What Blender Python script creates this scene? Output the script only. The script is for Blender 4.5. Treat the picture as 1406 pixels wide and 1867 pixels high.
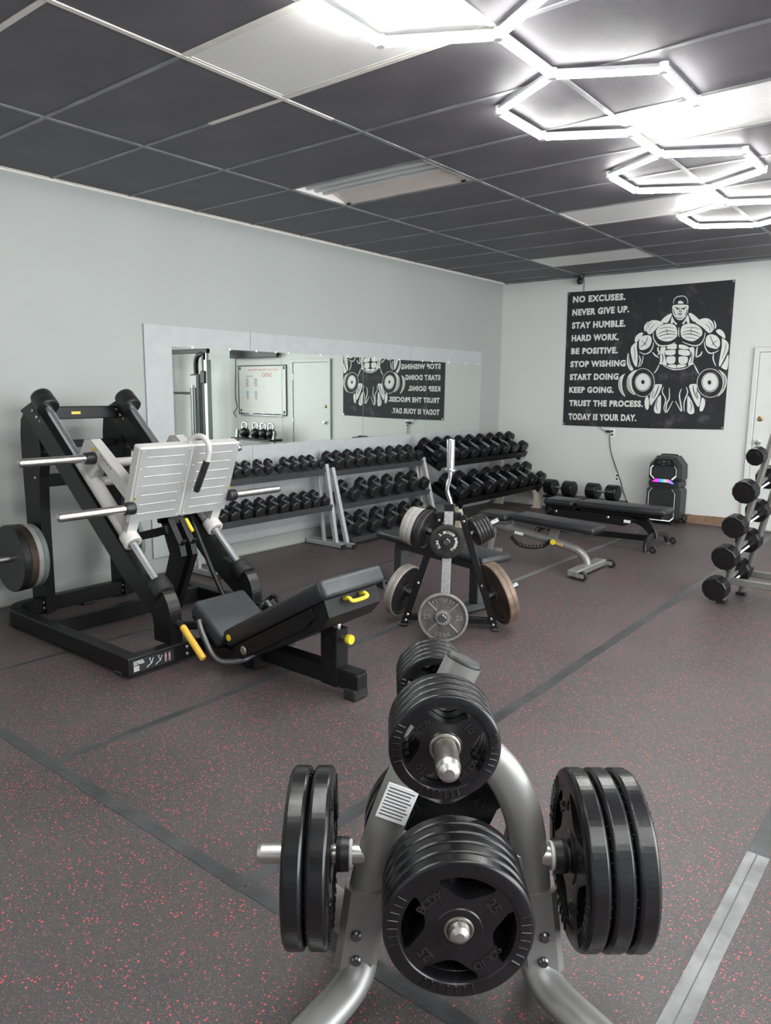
import bpy, bmesh, math, random
from mathutils import Vector, Matrix
random.seed(7)
for o in list(bpy.data.objects): bpy.data.objects.remove(o, do_unlink=True)
scene = bpy.context.scene
COL = scene.collection
PI = math.pi
# ------------------------------------------------------------------ camera
D = 6.917          # y of the back wall
H = 2.987          # ceiling height
cam_d = bpy.data.cameras.new('camera'); cam = bpy.data.objects.new('camera', cam_d); COL.objects.link(cam)
cam_d.sensor_fit = 'HORIZONTAL'; cam_d.sensor_width = 36.0; cam_d.lens = 1343.74/1406*36.0
cam_d.clip_start = 0.05; cam_d.clip_end = 60
_r = Vector((0.77952668, 0.62631427, 0.00828215)); _d = Vector((0.10910805, -0.12275459, -0.98642118)); _f = Vector((-0.61679299, 0.76984528, -0.1640264))
cam.matrix_world = Matrix(((_r.x, -_d.x, -_f.x, 5.2695), (_r.y, -_d.y, -_f.y, -2.1778), (_r.z, -_d.z, -_f.z, 1.5488), (0, 0, 0, 1)))
scene.camera = cam
# ------------------------------------------------------------------ light
w = bpy.data.worlds.new('world'); scene.world = w; w.use_nodes = True
w.node_tree.nodes['Background'].inputs[0].default_value = (0.9, 0.95, 1, 1)
w.node_tree.nodes['Background'].inputs[1].default_value = 0.05
LED = 58.0         # emission of the LED tubes, seen and added ones alike
# added fill lights, set in invented windows of the unseen front and right walls
def fill_daylight(loc, rot, sx, sy, e):
    l = bpy.data.lights.new('added_fill_light', 'AREA'); l.shape = 'RECTANGLE'; l.size = sx; l.size_y = sy; l.energy = e; l.color = (0.95, 0.98, 1.0)
    o = bpy.data.objects.new('added_fill_light', l); COL.objects.link(o); o.location = loc; o.rotation_euler = rot
fill_daylight((4.15, -6.80, 1.45), (math.radians(90), 0, 0), 6.9, 2.3, 30)
fill_daylight((8.50, 1.60, 1.45), (0, math.radians(90), 0), 2.3, 7.2, 350)
scene.view_settings.view_transform = 'Standard'; scene.view_settings.look = 'None'
scene.view_settings.gamma = 1.0; scene.view_settings.use_curve_mapping = False
scene.view_settings.exposure = 0.48
# ------------------------------------------------------------------ materials
def mat(name, col, rough=0.5, metal=0.0, var=0.0, vscale=8.0, bump=0.0, bscale=60.0, rvar=0.0, coat=0.0, spec=0.5, col2=None):
    m = bpy.data.materials.new(name); m.use_nodes = True
    nt = m.node_tree; b = nt.nodes['Principled BSDF']
    b.inputs['Base Color'].default_value = (*col, 1); b.inputs['Roughness'].default_value = rough
    b.inputs['Metallic'].default_value = metal; b.inputs['Coat Weight'].default_value = coat; b.inputs['Specular IOR Level'].default_value = spec
    tc = nt.nodes.new('ShaderNodeTexCoord')
    n = nt.nodes.new('ShaderNodeTexNoise'); n.inputs['Scale'].default_value = vscale; n.inputs['Detail'].default_value = 5
    nt.links.new(tc.outputs['Object'], n.inputs['Vector'])
    r = nt.nodes.new('ShaderNodeValToRGB'); e = r.color_ramp.elements
    e[0].position = 0.35; e[1].position = 0.7
    c2 = col2 or tuple(min(1, c*(1+var)) for c in col)
    e[0].color = (*(c*(1-var) for c in col), 1); e[1].color = (*c2, 1)
    nt.links.new(n.outputs['Fac'], r.inputs['Fac']); nt.links.new(r.outputs['Color'], b.inputs['Base Color'])
    if rvar:
        mr = nt.nodes.new('ShaderNodeMapRange'); mr.inputs['To Min'].default_value = max(0.02, rough-rvar); mr.inputs['To Max'].default_value = min(1, rough+rvar)
        nt.links.new(n.outputs['Fac'], mr.inputs['Value']); nt.links.new(mr.outputs['Result'], b.inputs['Roughness'])
    if bump:
        n2 = nt.nodes.new('ShaderNodeTexNoise'); n2.inputs['Scale'].default_value = bscale; n2.inputs['Detail'].default_value = 3
        nt.links.new(tc.outputs['Object'], n2.inputs['Vector'])
        bp = nt.nodes.new('ShaderNodeBump'); bp.inputs['Strength'].default_value = bump; bp.inputs['Distance'].default_value = 0.004
        nt.links.new(n2.outputs['Fac'], bp.inputs['Height']); nt.links.new(bp.outputs['Normal'], b.inputs['Normal'])
    return m
def emis(name, col, strength):
    m = mat(name, tuple(min(.9, c) for c in col), 0.4); b = m.node_tree.nodes['Principled BSDF']
    b.inputs['Emission Color'].default_value = (*col, 1); b.inputs['Emission Strength'].default_value = strength
    return m
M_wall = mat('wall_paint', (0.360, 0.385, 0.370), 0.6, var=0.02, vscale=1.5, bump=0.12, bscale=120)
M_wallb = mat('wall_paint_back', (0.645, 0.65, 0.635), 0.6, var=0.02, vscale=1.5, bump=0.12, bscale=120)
M_board = mat('painted_board', (0.43, 0.457, 0.462), 0.55, var=0.04, vscale=9, bump=0.25, bscale=45)
M_cream = mat('cream_metal', (0.72, 0.69, 0.64), 0.45, var=0.06, vscale=12)
M_tile = mat('black_ceiling_tile', (0.105, 0.100, 0.110), 0.62, var=0.18, vscale=2.5, bump=0.3, bscale=260, rvar=0.08)
M_grid = mat('painted_grid_bar', (0.21, 0.215, 0.225), 0.45, var=0.3, vscale=5)
M_slab = mat('ceiling_slab', (0.03, 0.03, 0.032), 0.8)
M_lens = mat('prismatic_lens', (0.78, 0.78, 0.77), 0.35, var=0.02, vscale=3, bump=0.5, bscale=350)
M_reflector = mat('troffer_enamel', (0.72, 0.70, 0.68), 0.35, var=0.05, vscale=4)
M_tubeoff = mat('unlit_tube', (0.62, 0.63, 0.64), 0.15, var=0.03)
M_led = emis('led_tube', (1.0, 1.0, 0.97), LED)
M_alu = mat('aluminium_channel', (0.75, 0.76, 0.78), 0.3, 0.6)
M_whitepl = mat('white_plastic', (0.78, 0.78, 0.77), 0.4, var=0.02)
M_mirror = mat('mirror_glass', (0.74, 0.81, 0.765), 0.0, 1.0)
M_black = mat('black_powder_coat', (0.0065, 0.0065, 0.007), 0.40, var=0.15, vscale=30, bump=0.1, bscale=400, spec=0.32)
M_blackg = mat('black_satin_metal', (0.009, 0.009, 0.010), 0.32, var=0.15, vscale=20, spec=0.4)
M_rubber = mat('black_rubber', (0.014, 0.014, 0.015), 0.42, var=0.25, vscale=18, bump=0.12, bscale=120, rvar=0.08)
M_urethane = mat('glossy_black_rubber', (0.008, 0.008, 0.009), 0.26, var=0.3, vscale=14, rvar=0.06)
M_hexr = mat('hex_rubber', (0.013, 0.013, 0.014), 0.40, var=0.25, vscale=16, bump=0.1, bscale=200, rvar=0.06)
M_leather = mat('black_vinyl', (0.016, 0.017, 0.019), 0.36, var=0.1, vscale=6, bump=0.15, bscale=350)
M_vinylgrey = mat('worn_grey_black_vinyl', (0.045, 0.05, 0.055), 0.38, var=0.15, vscale=7, bump=0.15, bscale=350)
M_chrome = mat('chrome', (0.78, 0.78, 0.80), 0.14, 1.0, var=0.04)
M_steel = mat('brushed_steel', (0.60, 0.585, 0.56), 0.36, 1.0, var=0.1, vscale=30)
M_satin = mat('satin_chrome', (0.74, 0.75, 0.78), 0.32, 0.9, var=0.04)
M_tubeg = mat('satin_dark_grey_tube', (0.075, 0.077, 0.08), 0.32, 0.5, var=0.1)
M_iron_hi = mat('paler_raised_iron', (0.22, 0.215, 0.20), 0.5, 0.3, var=0.2, vscale=20)  # raised parts paler than the grey disc
M_insert = mat('dull_steel_insert', (0.34, 0.32, 0.28), 0.35, 1.0, var=0.15, vscale=30)
M_letter = mat('highlight_toned_lettering', (0.017, 0.017, 0.018), 0.3, var=0.1)  # lighter than the rubber, standing for highlights on the raised letters
M_darkst = mat('dark_steel', (0.22, 0.23, 0.25), 0.3, 1.0, var=0.15, vscale=30)
M_silver = mat('silver_powder_coat', (0.285, 0.283, 0.276), 0.36, 0.45, var=0.05, vscale=14)
M_silver2 = mat('light_silver_paint', (0.44, 0.45, 0.455), 0.4, 0.25, var=0.05, vscale=14)
M_hammer = mat('hammertone_grey', (0.20, 0.20, 0.205), 0.4, 0.5, var=0.3, vscale=120, bump=0.4, bscale=160)
M_offwhite = mat('off_white_enamel', (0.53, 0.52, 0.50), 0.35, var=0.03, vscale=6)
M_alpl = mat('checker_aluminium', (0.50, 0.505, 0.505), 0.40, 0.45, var=0.08, vscale=5, rvar=0.08)
M_iron = mat('grey_cast_iron', (0.10, 0.097, 0.092), 0.5, 0.3, var=0.3, vscale=16, bump=0.35, bscale=90, col2=(0.15, 0.14, 0.125))
M_iron2 = mat('pale_cast_iron', (0.36, 0.355, 0.34), 0.5, 0.2, var=0.15, vscale=12, bump=0.25, bscale=90)
M_iron3 = mat('beige_cast_iron', (0.27, 0.25, 0.225), 0.5, 0.2, var=0.2, vscale=12, bump=0.25, bscale=90)
M_rust = mat('rusty_iron', (0.022, 0.019, 0.017), 0.5, 0.2, var=0.3, vscale=7, bump=0.4, bscale=70, col2=(0.085, 0.055, 0.038))
M_rustrim = mat('rusty_rim', (0.13, 0.09, 0.066), 0.5, 0.2, var=0.3, vscale=9, bump=0.3, bscale=70, col2=(0.24, 0.17, 0.125))
M_gunm = mat('gunmetal_tube', (0.17, 0.17, 0.155), 0.38, 0.4, var=0.08, vscale=10)
M_blkiron = mat('black_iron', (0.022, 0.021, 0.021), 0.4, 0.2, var=0.4, vscale=22, bump=0.3, bscale=110)
M_greenir = mat('green_grey_iron', (0.19, 0.23, 0.215), 0.5, 0.2, var=0.15, vscale=12, bump=0.2, bscale=90)
M_yellow = mat('yellow_plastic', (0.66, 0.52, 0.03), 0.35, var=0.06)
M_yellow2 = mat('mustard_grip', (0.60, 0.36, 0.035), 0.5, var=0.08, vscale=20)
M_white = mat('white_print', (0.72, 0.72, 0.70), 0.5, var=0.02)
M_ink = mat('black_print', (0.012, 0.013, 0.016), 0.6, var=0.1)
M_dkgrey = mat('dark_grey_shelf', (0.060, 0.062, 0.066), 0.45, 0.2, var=0.15, vscale=9)
M_brown = mat('brown_baseboard', (0.23, 0.14, 0.085), 0.6, var=0.2, vscale=14)
M_door = mat('door_paint', (0.64, 0.65, 0.635), 0.45, var=0.02)
M_brass = mat('aged_brass', (0.35, 0.26, 0.13), 0.35, 1.0, var=0.2)
M_beige = mat('chipped_beige_paint', (0.58, 0.53, 0.44), 0.5, 0.1, var=0.12, vscale=14)
M_tape = mat('charcoal_floor_tape', (0.050, 0.053, 0.055), 0.32, var=0.3, vscale=6, bump=0.3, bscale=60, rvar=0.1)
M_tapel = mat('silver_floor_tape', (0.19, 0.198, 0.198), 0.38, 0.1, var=0.3, vscale=10, bump=0.4, bscale=160, rvar=0.1)
M_cable = mat('black_cable', (0.015, 0.015, 0.016), 0.5)
M_plasticb = mat('black_speaker_plastic', (0.016, 0.018, 0.018), 0.42, var=0.15, vscale=40, bump=0.2, bscale=300)
M_mesh = mat('speaker_grille', (0.010, 0.010, 0.012), 0.5, var=0.3, vscale=300, bump=0.6, bscale=500)
M_red = mat('red_marker', (0.6, 0.10, 0.07), 0.5)
M_blue = mat('blue_marker', (0.12, 0.15, 0.42), 0.5)
# poster cloth: charcoal print with worn grey blotches
M_poster = mat('charcoal_poster_print', (0.016, 0.016, 0.020), 0.75, var=0.3, vscale=5, col2=(0.020, 0.020, 0.024))
def poster_nodes(m):
    nt = m.node_tree; b = nt.nodes['Principled BSDF']; tc = nt.nodes.new('ShaderNodeTexCoord')
    n = nt.nodes.new('ShaderNodeTexNoise'); n.inputs['Scale'].default_value = 4.2; n.inputs['Detail'].default_value = 9; n.inputs['Roughness'].default_value = 0.7
    nt.links.new(tc.outputs['Object'], n.inputs['Vector'])
    r = nt.nodes.new('ShaderNodeValToRGB'); e = r.color_ramp.elements
    e[0].position = 0.54; e[0].color = (0.017, 0.017, 0.021, 1); e[1].position = 0.72; e[1].color = (0.090, 0.084, 0.090, 1)
    nt.links.new(n.outputs['Fac'], r.inputs['Fac']); nt.links.new(r.outputs['Color'], b.inputs['Base Color'])
poster_nodes(M_poster)
# rubber floor with red flecks
def floor_mat():
    m = bpy.data.materials.new('flecked_rubber_floor'); m.use_nodes = True; nt = m.node_tree; L = nt.links.new
    b = nt.nodes['Principled BSDF']; b.inputs['Roughness'].default_value = 0.50; b.inputs['Specular IOR Level'].default_value = 0.55
    tc = nt.nodes.new('ShaderNodeTexCoord')
    base = nt.nodes.new('ShaderNodeTexNoise'); base.inputs['Scale'].default_value = 1.3; base.inputs['Detail'].default_value = 6
    L(tc.outputs['Object'], base.inputs['Vector'])
    br = nt.nodes.new('ShaderNodeValToRGB'); e = br.color_ramp.elements
    e[0].position = 0.3; e[0].color = (0.043, 0.042, 0.044, 1); e[1].position = 0.72; e[1].color = (0.062, 0.060, 0.061, 1)
    L(base.outputs['Fac'], br.inputs['Fac'])
    prev = br.outputs['Color']
    for sc, thr, rad, colr in ((88, 0.74, 0.30, (0.60, 0.075, 0.080, 1)), (165, 0.74, 0.30, (0.40, 0.090, 0.090, 1)), (240, 0.50, 0.34, (0.17, 0.155, 0.155, 1))):
        nz = nt.nodes.new('ShaderNodeTexNoise'); nz.inputs['Scale'].default_value = sc*2.2; nz.inputs['Detail'].default_value = 1
        L(tc.outputs['Object'], nz.inputs['Vector'])
        mx = nt.nodes.new('ShaderNodeVectorMath'); mx.operation = 'MULTIPLY_ADD'
        mx.inputs[1].default_value = (0.006*82/sc,)*3
        L(nz.outputs['Color'], mx.inputs[0]); L(tc.outputs['Object'], mx.inputs[2])
        v = nt.nodes.new('ShaderNodeTexVoronoi'); v.inputs['Scale'].default_value = sc; v.voronoi_dimensions = '2D'
        L(mx.outputs['Vector'], v.inputs['Vector'])
        sep = nt.nodes.new('ShaderNodeSeparateColor'); L(v.outputs['Color'], sep.inputs['Color'])
        # fleck radius depends on the cell's random value; cells below the threshold have none
        ra = nt.nodes.new('ShaderNodeMapRange'); ra.inputs['From Min'].default_value = thr; ra.inputs['From Max'].default_value = 1.0
        ra.inputs['To Min'].default_value = 0.02; ra.inputs['To Max'].default_value = rad; L(sep.outputs['Red'], ra.inputs['Value'])
        lt = nt.nodes.new('ShaderNodeMath'); lt.operation = 'LESS_THAN'; L(v.outputs['Distance'], lt.inputs[0]); L(ra.outputs['Result'], lt.inputs[1])
        gt = nt.nodes.new('ShaderNodeMath'); gt.operation = 'GREATER_THAN'; gt.inputs[1].default_value = thr; L(sep.outputs['Red'], gt.inputs[0])
        mu = nt.nodes.new('ShaderNodeMath'); mu.operation = 'MULTIPLY'; L(lt.outputs[0], mu.inputs[0]); L(gt.outputs[0], mu.inputs[1])
        mixn = nt.nodes.new('ShaderNodeMix'); mixn.data_type = 'RGBA'
        L(mu.outputs[0], mixn.inputs['Factor']); L(prev, mixn.inputs['A']); mixn.inputs['B'].default_value = colr
        prev = mixn.outputs['Result']
    L(prev, b.inputs['Base Color'])
    n2 = nt.nodes.new('ShaderNodeTexNoise'); n2.inputs['Scale'].default_value = 220; L(tc.outputs['Object'], n2.inputs['Vector'])
    bp = nt.nodes.new('ShaderNodeBump'); bp.inputs['Strength'].default_value = 0.25; bp.inputs['Distance'].default_value = 0.002
    L(n2.outputs['Fac'], bp.inputs['Height']); L(bp.outputs['Normal'], b.inputs['Normal'])
    return m
M_floor = floor_mat()
# ------------------------------------------------------------------ mesh helpers
V = Vector
def frame_from(d, up=None):
    d = V(d).normalized(); up = V(up) if up else (V((0, 0, 1)) if abs(d.z) < 0.95 else V((0, 1, 0)))
    x = up.cross(d)
    if x.length < 1e-6: x = V((1, 0, 0)).cross(d)
    x.normalize(); y = d.cross(x).normalized()
    return x, y, d
def circ(r, n, r2=None): r2 = r2 or r; return [(r*math.cos(2*PI*i/n), r2*math.sin(2*PI*i/n)) for i in range(n)]
def rect(w_, h_, c=0.0):
    a, b = w_/2, h_/2
    if c <= 0: return [(a, -b), (a, b), (-a, b), (-a, -b)]
    return [(a, -b+c), (a, b-c), (a-c, b), (-a+c, b), (-a, b-c), (-a, -b+c), (-a+c, -b), (a-c, -b)]
def arc(cx, cy, r, a0, a1, n): return [(cx+r*math.cos(math.radians(a0+(a1-a0)*i/n)), cy+r*math.sin(math.radians(a0+(a1-a0)*i/n))) for i in range(n+1)]
def smooth_path(pts, n=6):
    P = [V(p) for p in pts]; out = []
    for i in range(len(P)-1):
        p0 = P[max(i-1, 0)]; p1 = P[i]; p2 = P[i+1]; p3 = P[min(i+2, len(P)-1)]
        for k in range(n):
            t = k/n; t2 = t*t; t3 = t2*t
            out.append(0.5*((2*p1)+(p2-p0)*t+(2*p0-5*p1+4*p2-p3)*t2+(3*p1-p0-3*p2+p3)*t3))
    out.append(P[-1]); return out
class MB:
    def __init__(s): s.v = []; s.f = []; s.s = []
    def add(s, verts, faces, smooth=False):
        o = len(s.v); s.v += [tuple(v) for v in verts]
        for f in faces: s.f.append([i+o for i in f]); s.s.append(smooth)
        return s
    def box(s, c, d, c_=0.0, rz=0.0, R=None):
        M = Matrix.Translation(c) @ (R.to_4x4() if R else Matrix.Rotation(rz, 4, 'Z'))
        if c_ > 0: return s.rbox(d, c_, 1, M)
        x, y, z = d[0]/2, d[1]/2, d[2]/2
        vs = [M @ V(p) for p in ((-x, -y, -z), (x, -y, -z), (x, y, -z), (-x, y, -z), (-x, -y, z), (x, -y, z), (x, y, z), (-x, y, z))]
        return s.add(vs, [(0, 3, 2, 1), (4, 5, 6, 7), (0, 1, 5, 4), (1, 2, 6, 5), (2, 3, 7, 6), (3, 0, 4, 7)])
    def bb(s, x0, x1, y0, y1, z0, z1, c_=0.0): return s.box(((x0+x1)/2, (y0+y1)/2, (z0+z1)/2), (x1-x0, y1-y0, z1-z0), c_)
    def rbox(s, d, r, seg=3, M=Matrix(), taper=None):
        bm = bmesh.new(); bmesh.ops.create_cube(bm, size=1)
        for v in bm.verts:
            v.co = V((v.co.x*d[0], v.co.y*d[1], v.co.z*d[2]))
            if taper and v.co.x > 0: v.co.y *= taper[0]; v.co.z *= taper[1]
        bmesh.ops.bevel(bm, geom=bm.edges[:], offset=r, segments=seg, profile=0.5, affect='EDGES')
        bm.verts.index_update()
        s.add([M @ v.co for v in bm.verts], [[v.index for v in f.verts] for f in bm.faces], seg > 1); bm.free(); return s
    def sweep(s, path, prof, up=None, caps=True, smooth=True, scales=None):
        P = [V(p) for p in path]; n = len(prof); rings = []
        d0 = (P[1]-P[0]); x, y, d = frame_from(d0, up)
        for i, p in enumerate(P):
            if i == 0: t = P[1]-P[0]
            elif i == len(P)-1: t = P[-1]-P[-2]
            else: t = (P[i]-P[i-1]).normalized()+(P[i+1]-P[i]).normalized()
            t.normalize()
            q = d.rotation_difference(t); x = q @ x; y = q @ y; d = t
            sc = scales[i] if scales else 1.0
            k = 1.0
            if 0 < i < len(P)-1:
                c = (P[i]-P[i-1]).normalized().dot(t); k = 1/max(c, 0.5)
                ax = (P[i+1]-P[i]).normalized()-(P[i]-P[i-1]).normalized()
                if ax.length > 1e-5: ax.normalize()
                else: ax = None
            else: ax = None
            ring = []
            for a, b in prof:
                off = x*a*sc+y*b*sc
                if ax is not None and k > 1.0001: off += ax*(off.dot(ax))*(k-1)
                ring.append(p+off)
            rings.append(ring)
        vs = [v for r in rings for v in r]; fs = []
        for i in range(len(P)-1):
            for j in range(n): a = i*n+j; b = i*n+(j+1) % n; fs.append((a, b, b+n, a+n))
        s.add(vs, fs, smooth)
        if caps:
            s.add(rings[0], [list(range(n))[::-1]]); s.add(rings[-1], [list(range(n))])
        return s
    def tube(s, path, r, seg=12, r2=None, up=None, caps=True, scales=None): return s.sweep(path, circ(r, seg, r2), up, caps, True, scales)
    def cyl(s, p0, p1, r, seg=16, r1=None):
        return s.sweep([p0, p1], circ(r, seg), None, True, True, [1.0, (r1/r if r1 is not None else 1.0)])
    def beam(s, p0, p1, w_, h_, c=0.004, up=None): return s.sweep([p0, p1], rect(w_, h_, c), up, True, False)
    def lathe(s, prof, o, axis, seg=32, up=None, smooth=True, angle_split=True):
        x, y, d = frame_from(axis, up); o = V(o)
        ring = [[o+(x*math.cos(2*PI*j/seg)+y*math.sin(2*PI*j/seg))*r+d*z for j in range(seg)] for r, z in prof]
        for i in range(len(prof)-1):
            a, b = ring[i], ring[i+1]
            if prof[i][0] < 1e-6: s.add([o+d*prof[i][1]]+b, [(0, 1+j, 1+(j+1) % seg) for j in range(seg)], smooth)
            elif prof[i+1][0] < 1e-6: s.add([o+d*prof[i+1][1]]+a, [(0, 1+(j+1) % seg, 1+j) for j in range(seg)], smooth)
            else: s.add(a+b, [(j, (j+1) % seg, seg+(j+1) % seg, seg+j) for j in range(seg)], smooth)
        return s
    def prism(s, pts, fn, t0, t1):
        n = len(pts); a = [fn(p[0], p[1], t0) for p in pts]; b = [fn(p[0], p[1], t1) for p in pts]
        s.add(a, [list(range(n))[::-1]]); s.add(b, [list(range(n))])
        s.add(a+b, [(i, (i+1) % n, n+(i+1) % n, n+i) for i in range(n)]); return s
    def xz(s, pts, y0, y1): return s.prism(pts, lambda a, b, t: V((a, t, b)), y0, y1)
    def ball(s, c, r, seg=16, sc=(1, 1, 1)):
        c = V(c); vs = []; fs = []; n = seg//2
        for i in range(1, n):
            ph = PI*i/n
            for j in range(seg): th = 2*PI*j/seg; vs.append(c+V((r*sc[0]*math.sin(ph)*math.cos(th), r*sc[1]*math.sin(ph)*math.sin(th), r*sc[2]*math.cos(ph))))
        t = len(vs); vs += [c+V((0, 0, r*sc[2])), c-V((0, 0, r*sc[2]))]
        for i in range(n-2):
            for j in range(seg): a = i*seg+j; b = i*seg+(j+1) % seg; fs.append((a, a+seg, b+seg, b))
        for j in range(seg): fs.append((t, j, (j+1) % seg)); fs.append((t+1, (n-2)*seg+(j+1) % seg, (n-2)*seg+j))
        return s.add(vs, fs, True)
    def mesh(s, name, m, inv=None):
        me = bpy.data.meshes.new(name)
        me.from_pydata([inv @ V(v) for v in s.v] if inv else s.v, [], s.f)
        me.polygons.foreach_set('use_smooth', s.s); me.materials.append(m)
        bm = bmesh.new(); bm.from_mesh(me); bmesh.ops.recalc_face_normals(bm, faces=bm.faces[:]); bm.to_mesh(me); bm.free()
        me.update(); return me
    def build(s, name, m, parent=None, world=True):
        inv = ROOT[parent.name].inverted() if (parent is not None and world and parent.name in ROOT) else None
        o = bpy.data.objects.new(name, s.mesh(name, m, inv)); COL.objects.link(o)
        if parent is not None:
            o.parent = parent
            if parent.name in ROOT: ROOT[o.name] = ROOT[parent.name]
        return o
ROOT = {}
def tag(o, label=None, cat=None, group=None, kind=None):
    if label: o['label'] = label
    if cat: o['category'] = cat
    if group: o['group'] = group
    if kind: o['kind'] = kind
    return o
def thing(name, label, cat, loc=(0, 0, 0), rz=0.0, group=None, mat4=None):
    o = bpy.data.objects.new(name, None); COL.objects.link(o); o.empty_display_size = 0.1
    M = mat4 if mat4 is not None else Matrix.Translation(loc) @ Matrix.Rotation(rz, 4, 'Z')
    o.matrix_world = M; ROOT[o.name] = M
    return tag(o, label, cat, group)
def solo(mb, name, m, label, cat, group=None, loc=None):
    o = mb.build(name, m)
    if loc is not None:
        o.data.transform(Matrix.Translation(-V(loc))); o.location = loc
    return tag(o, label, cat, group)
def copy_tree(root, M, label=None, group=None, cat=None):
    def rec(o, p):
        c = o.copy(); COL.objects.link(c); c.parent = p
        for ch in o.children: rec(ch, c)
        return c
    c = rec(root, None); c.matrix_world = M; ROOT[c.name] = M
    if label: c['label'] = label
    if group: c['group'] = group
    return c
def struct(mb, name, m, parent=None):
    o = mb.build(name, m, parent)
    if parent is None: o['kind'] = 'structure'
    return o
def mobj(name, me, parent):
    o = bpy.data.objects.new(name, me); COL.objects.link(o); o.parent = parent
    if parent.name in ROOT: ROOT[o.name] = ROOT[parent.name]
    return o
def text_polys(s, bold=0.0, shear=0.0):
    cu = bpy.data.curves.new('t', 'FONT'); cu.body = s; cu.size = 1.0; cu.offset = bold; cu.shear = shear; cu.resolution_u = 3; cu.space_character = 1.0+bold*2.6
    ob = bpy.data.objects.new('t', cu); COL.objects.link(ob)
    dg = bpy.context.evaluated_depsgraph_get(); dg.update()
    me = bpy.data.meshes.new_from_object(ob.evaluated_get(dg))
    vs = [v.co.copy() for v in me.vertices]; fs = [list(p.vertices) for p in me.polygons]
    bpy.data.objects.remove(ob); bpy.data.meshes.remove(me); bpy.data.curves.remove(cu)
    return vs, fs
def text_fit(mb, s, fn, x0, x1, z0, z1, bold=0.02, t=0.001):
    """letters of s stretched into the box x0..x1, z0..z1 of fn(a, b, depth); raised by t"""
    vs, fs = text_polys(s, bold)
    if not vs: return mb
    ax = min(v.x for v in vs); bx = max(v.x for v in vs); ay = 0.0-bold; by = max(v.y for v in vs)
    mp = lambda v, d: fn(x0+(v.x-ax)/(bx-ax)*(x1-x0), z0+(v.y-ay)/(by-ay)*(z1-z0), d)
    return raise_polys(mb, vs, fs, mp, t)
def raise_polys(mb, vs, fs, mp, t):
    mb.add([mp(v, t) for v in vs], fs)
    ec = {}
    for f in fs:
        for i in range(len(f)): a, b = f[i], f[(i+1) % len(f)]; ec[(a, b)] = 1
    for (a, b) in ec:
        if (b, a) not in ec: mb.add([mp(vs[a], 0), mp(vs[b], 0), mp(vs[b], t), mp(vs[a], t)], [(0, 1, 2, 3)])
    return mb
def arc_text(mb, s, o, right, up, normal, R, a_mid, span, h, flip=False, bold=0.03, t=0.003):
    """letters of s set round a circle of radius R (plane right/up), centred on a_mid degrees"""
    o, right, up, normal = V(o), V(right), V(up), V(normal); n = len(s)
    for i, ch in enumerate(s):
        if ch == ' ': continue
        k = (i+0.5)/n-0.5
        a = math.radians(a_mid+(span*k if flip else -span*k))
        c = o+(right*math.cos(a)+up*math.sin(a))*R
        rad = (right*math.cos(a)+up*math.sin(a)); tan = (right*-math.sin(a)+up*math.cos(a))
        ex, ey = (tan, -rad) if flip else (-tan, rad)
        vs, fs = text_polys(ch, bold); sc = h/0.72
        cx = (min(v.x for v in vs)+max(v.x for v in vs))/2
        raise_polys(mb, vs, fs, lambda v, d: c+ex*(v.x-cx)*sc+ey*(v.y-0.36)*sc+normal*d, t)
    return mb
ORD = ['first', 'second', 'third', 'fourth', 'fifth', 'sixth', 'seventh', 'eighth', 'ninth', 'tenth', 'eleventh', 'twelfth']
# ================================================================== the room
TX, TY, XA = 1.2192, 0.6096, 1.136
XR, YF = 8.3, -6.6
fl = struct(MB().bb(-.1, XR+.1, YF-.1, D+.1, -.12, -.008), 'floor', M_slab)
xs = [0.0, 1.198, 2.406, 3.615, 4.83, 6.05, 7.26, XR]
for i in range(len(xs)-1):
    struct(MB().bb(xs[i]+.002, xs[i+1]-.002, -.808, D, -.008, 0.0), 'rubber_roll', M_floor, fl)
for y0, y1 in ((-2.03, -.812), (-3.25, -2.034), (-4.47, -3.254), (YF, -4.474)): struct(MB().bb(0.0, XR, y0, y1, -.008, 0.0), 'rubber_roll', M_floor, fl)
def tape(x0, x1, y0, y1, m, z=.0012, jit=.004):
    mb = MB(); L = max(x1-x0, y1-y0); n = max(2, int(L/.25)); al = (y1-y0) > (x1-x0); vs = []
    for i in range(n+1):
        t = i/n; j0 = random.uniform(-jit, jit); j1 = random.uniform(-jit, jit)
        vs += [(x0+j0, y0+t*(y1-y0), z), (x1+j1, y0+t*(y1-y0), z)] if al else [(x0+t*(x1-x0), y0+j0, z), (x0+t*(x1-x0), y1+j1, z)]
    vs += [(x, y, 0.0002) for x, y, _ in vs]; N = 2*(n+1)
    for i in range(n):
        a = 2*i; mb.add([vs[q] for q in (a, a+1, a+3, a+2)], [(0, 1, 2, 3)])
        mb.add([vs[q] for q in (a, a+2, a+2+N, a+N)], [(0, 1, 2, 3)]); mb.add([vs[q] for q in (a+1, a+3, a+3+N, a+1+N)], [(0, 1, 2, 3)])
    return struct(mb, 'tape_strip', m, fl)
tape(1.178, 1.212, -.80, D-.3, M_tape); tape(2.385, 2.430, -.79, .06, M_tape); tape(2.385, 2.430, .08, 2.9, M_tape); tape(2.385, 2.430, 2.905, 5.7, mat('grey_floor_tape', (.13, .135, .14), .35, var=.25, vscale=3)); tape(2.385, 2.430, 5.705, D-.2, M_tape)
tape(3.588, 3.646, -.79, D-.2, M_tape); tape(4.808, 4.866, .40, D-.2, M_tape); tape(4.806, 4.872, -.78, .398, M_tapel, .0014)
tape(6.02, 6.08, YF, D-.2, M_tape); tape(0.0, 3.62, -.842, -.786, M_tape, .0016); tape(3.625, 7.6, -.835, -.782, M_tape, .0016)
tape(4.836, 4.839, -.78, .395, M_tape, .0022, .001)
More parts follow.
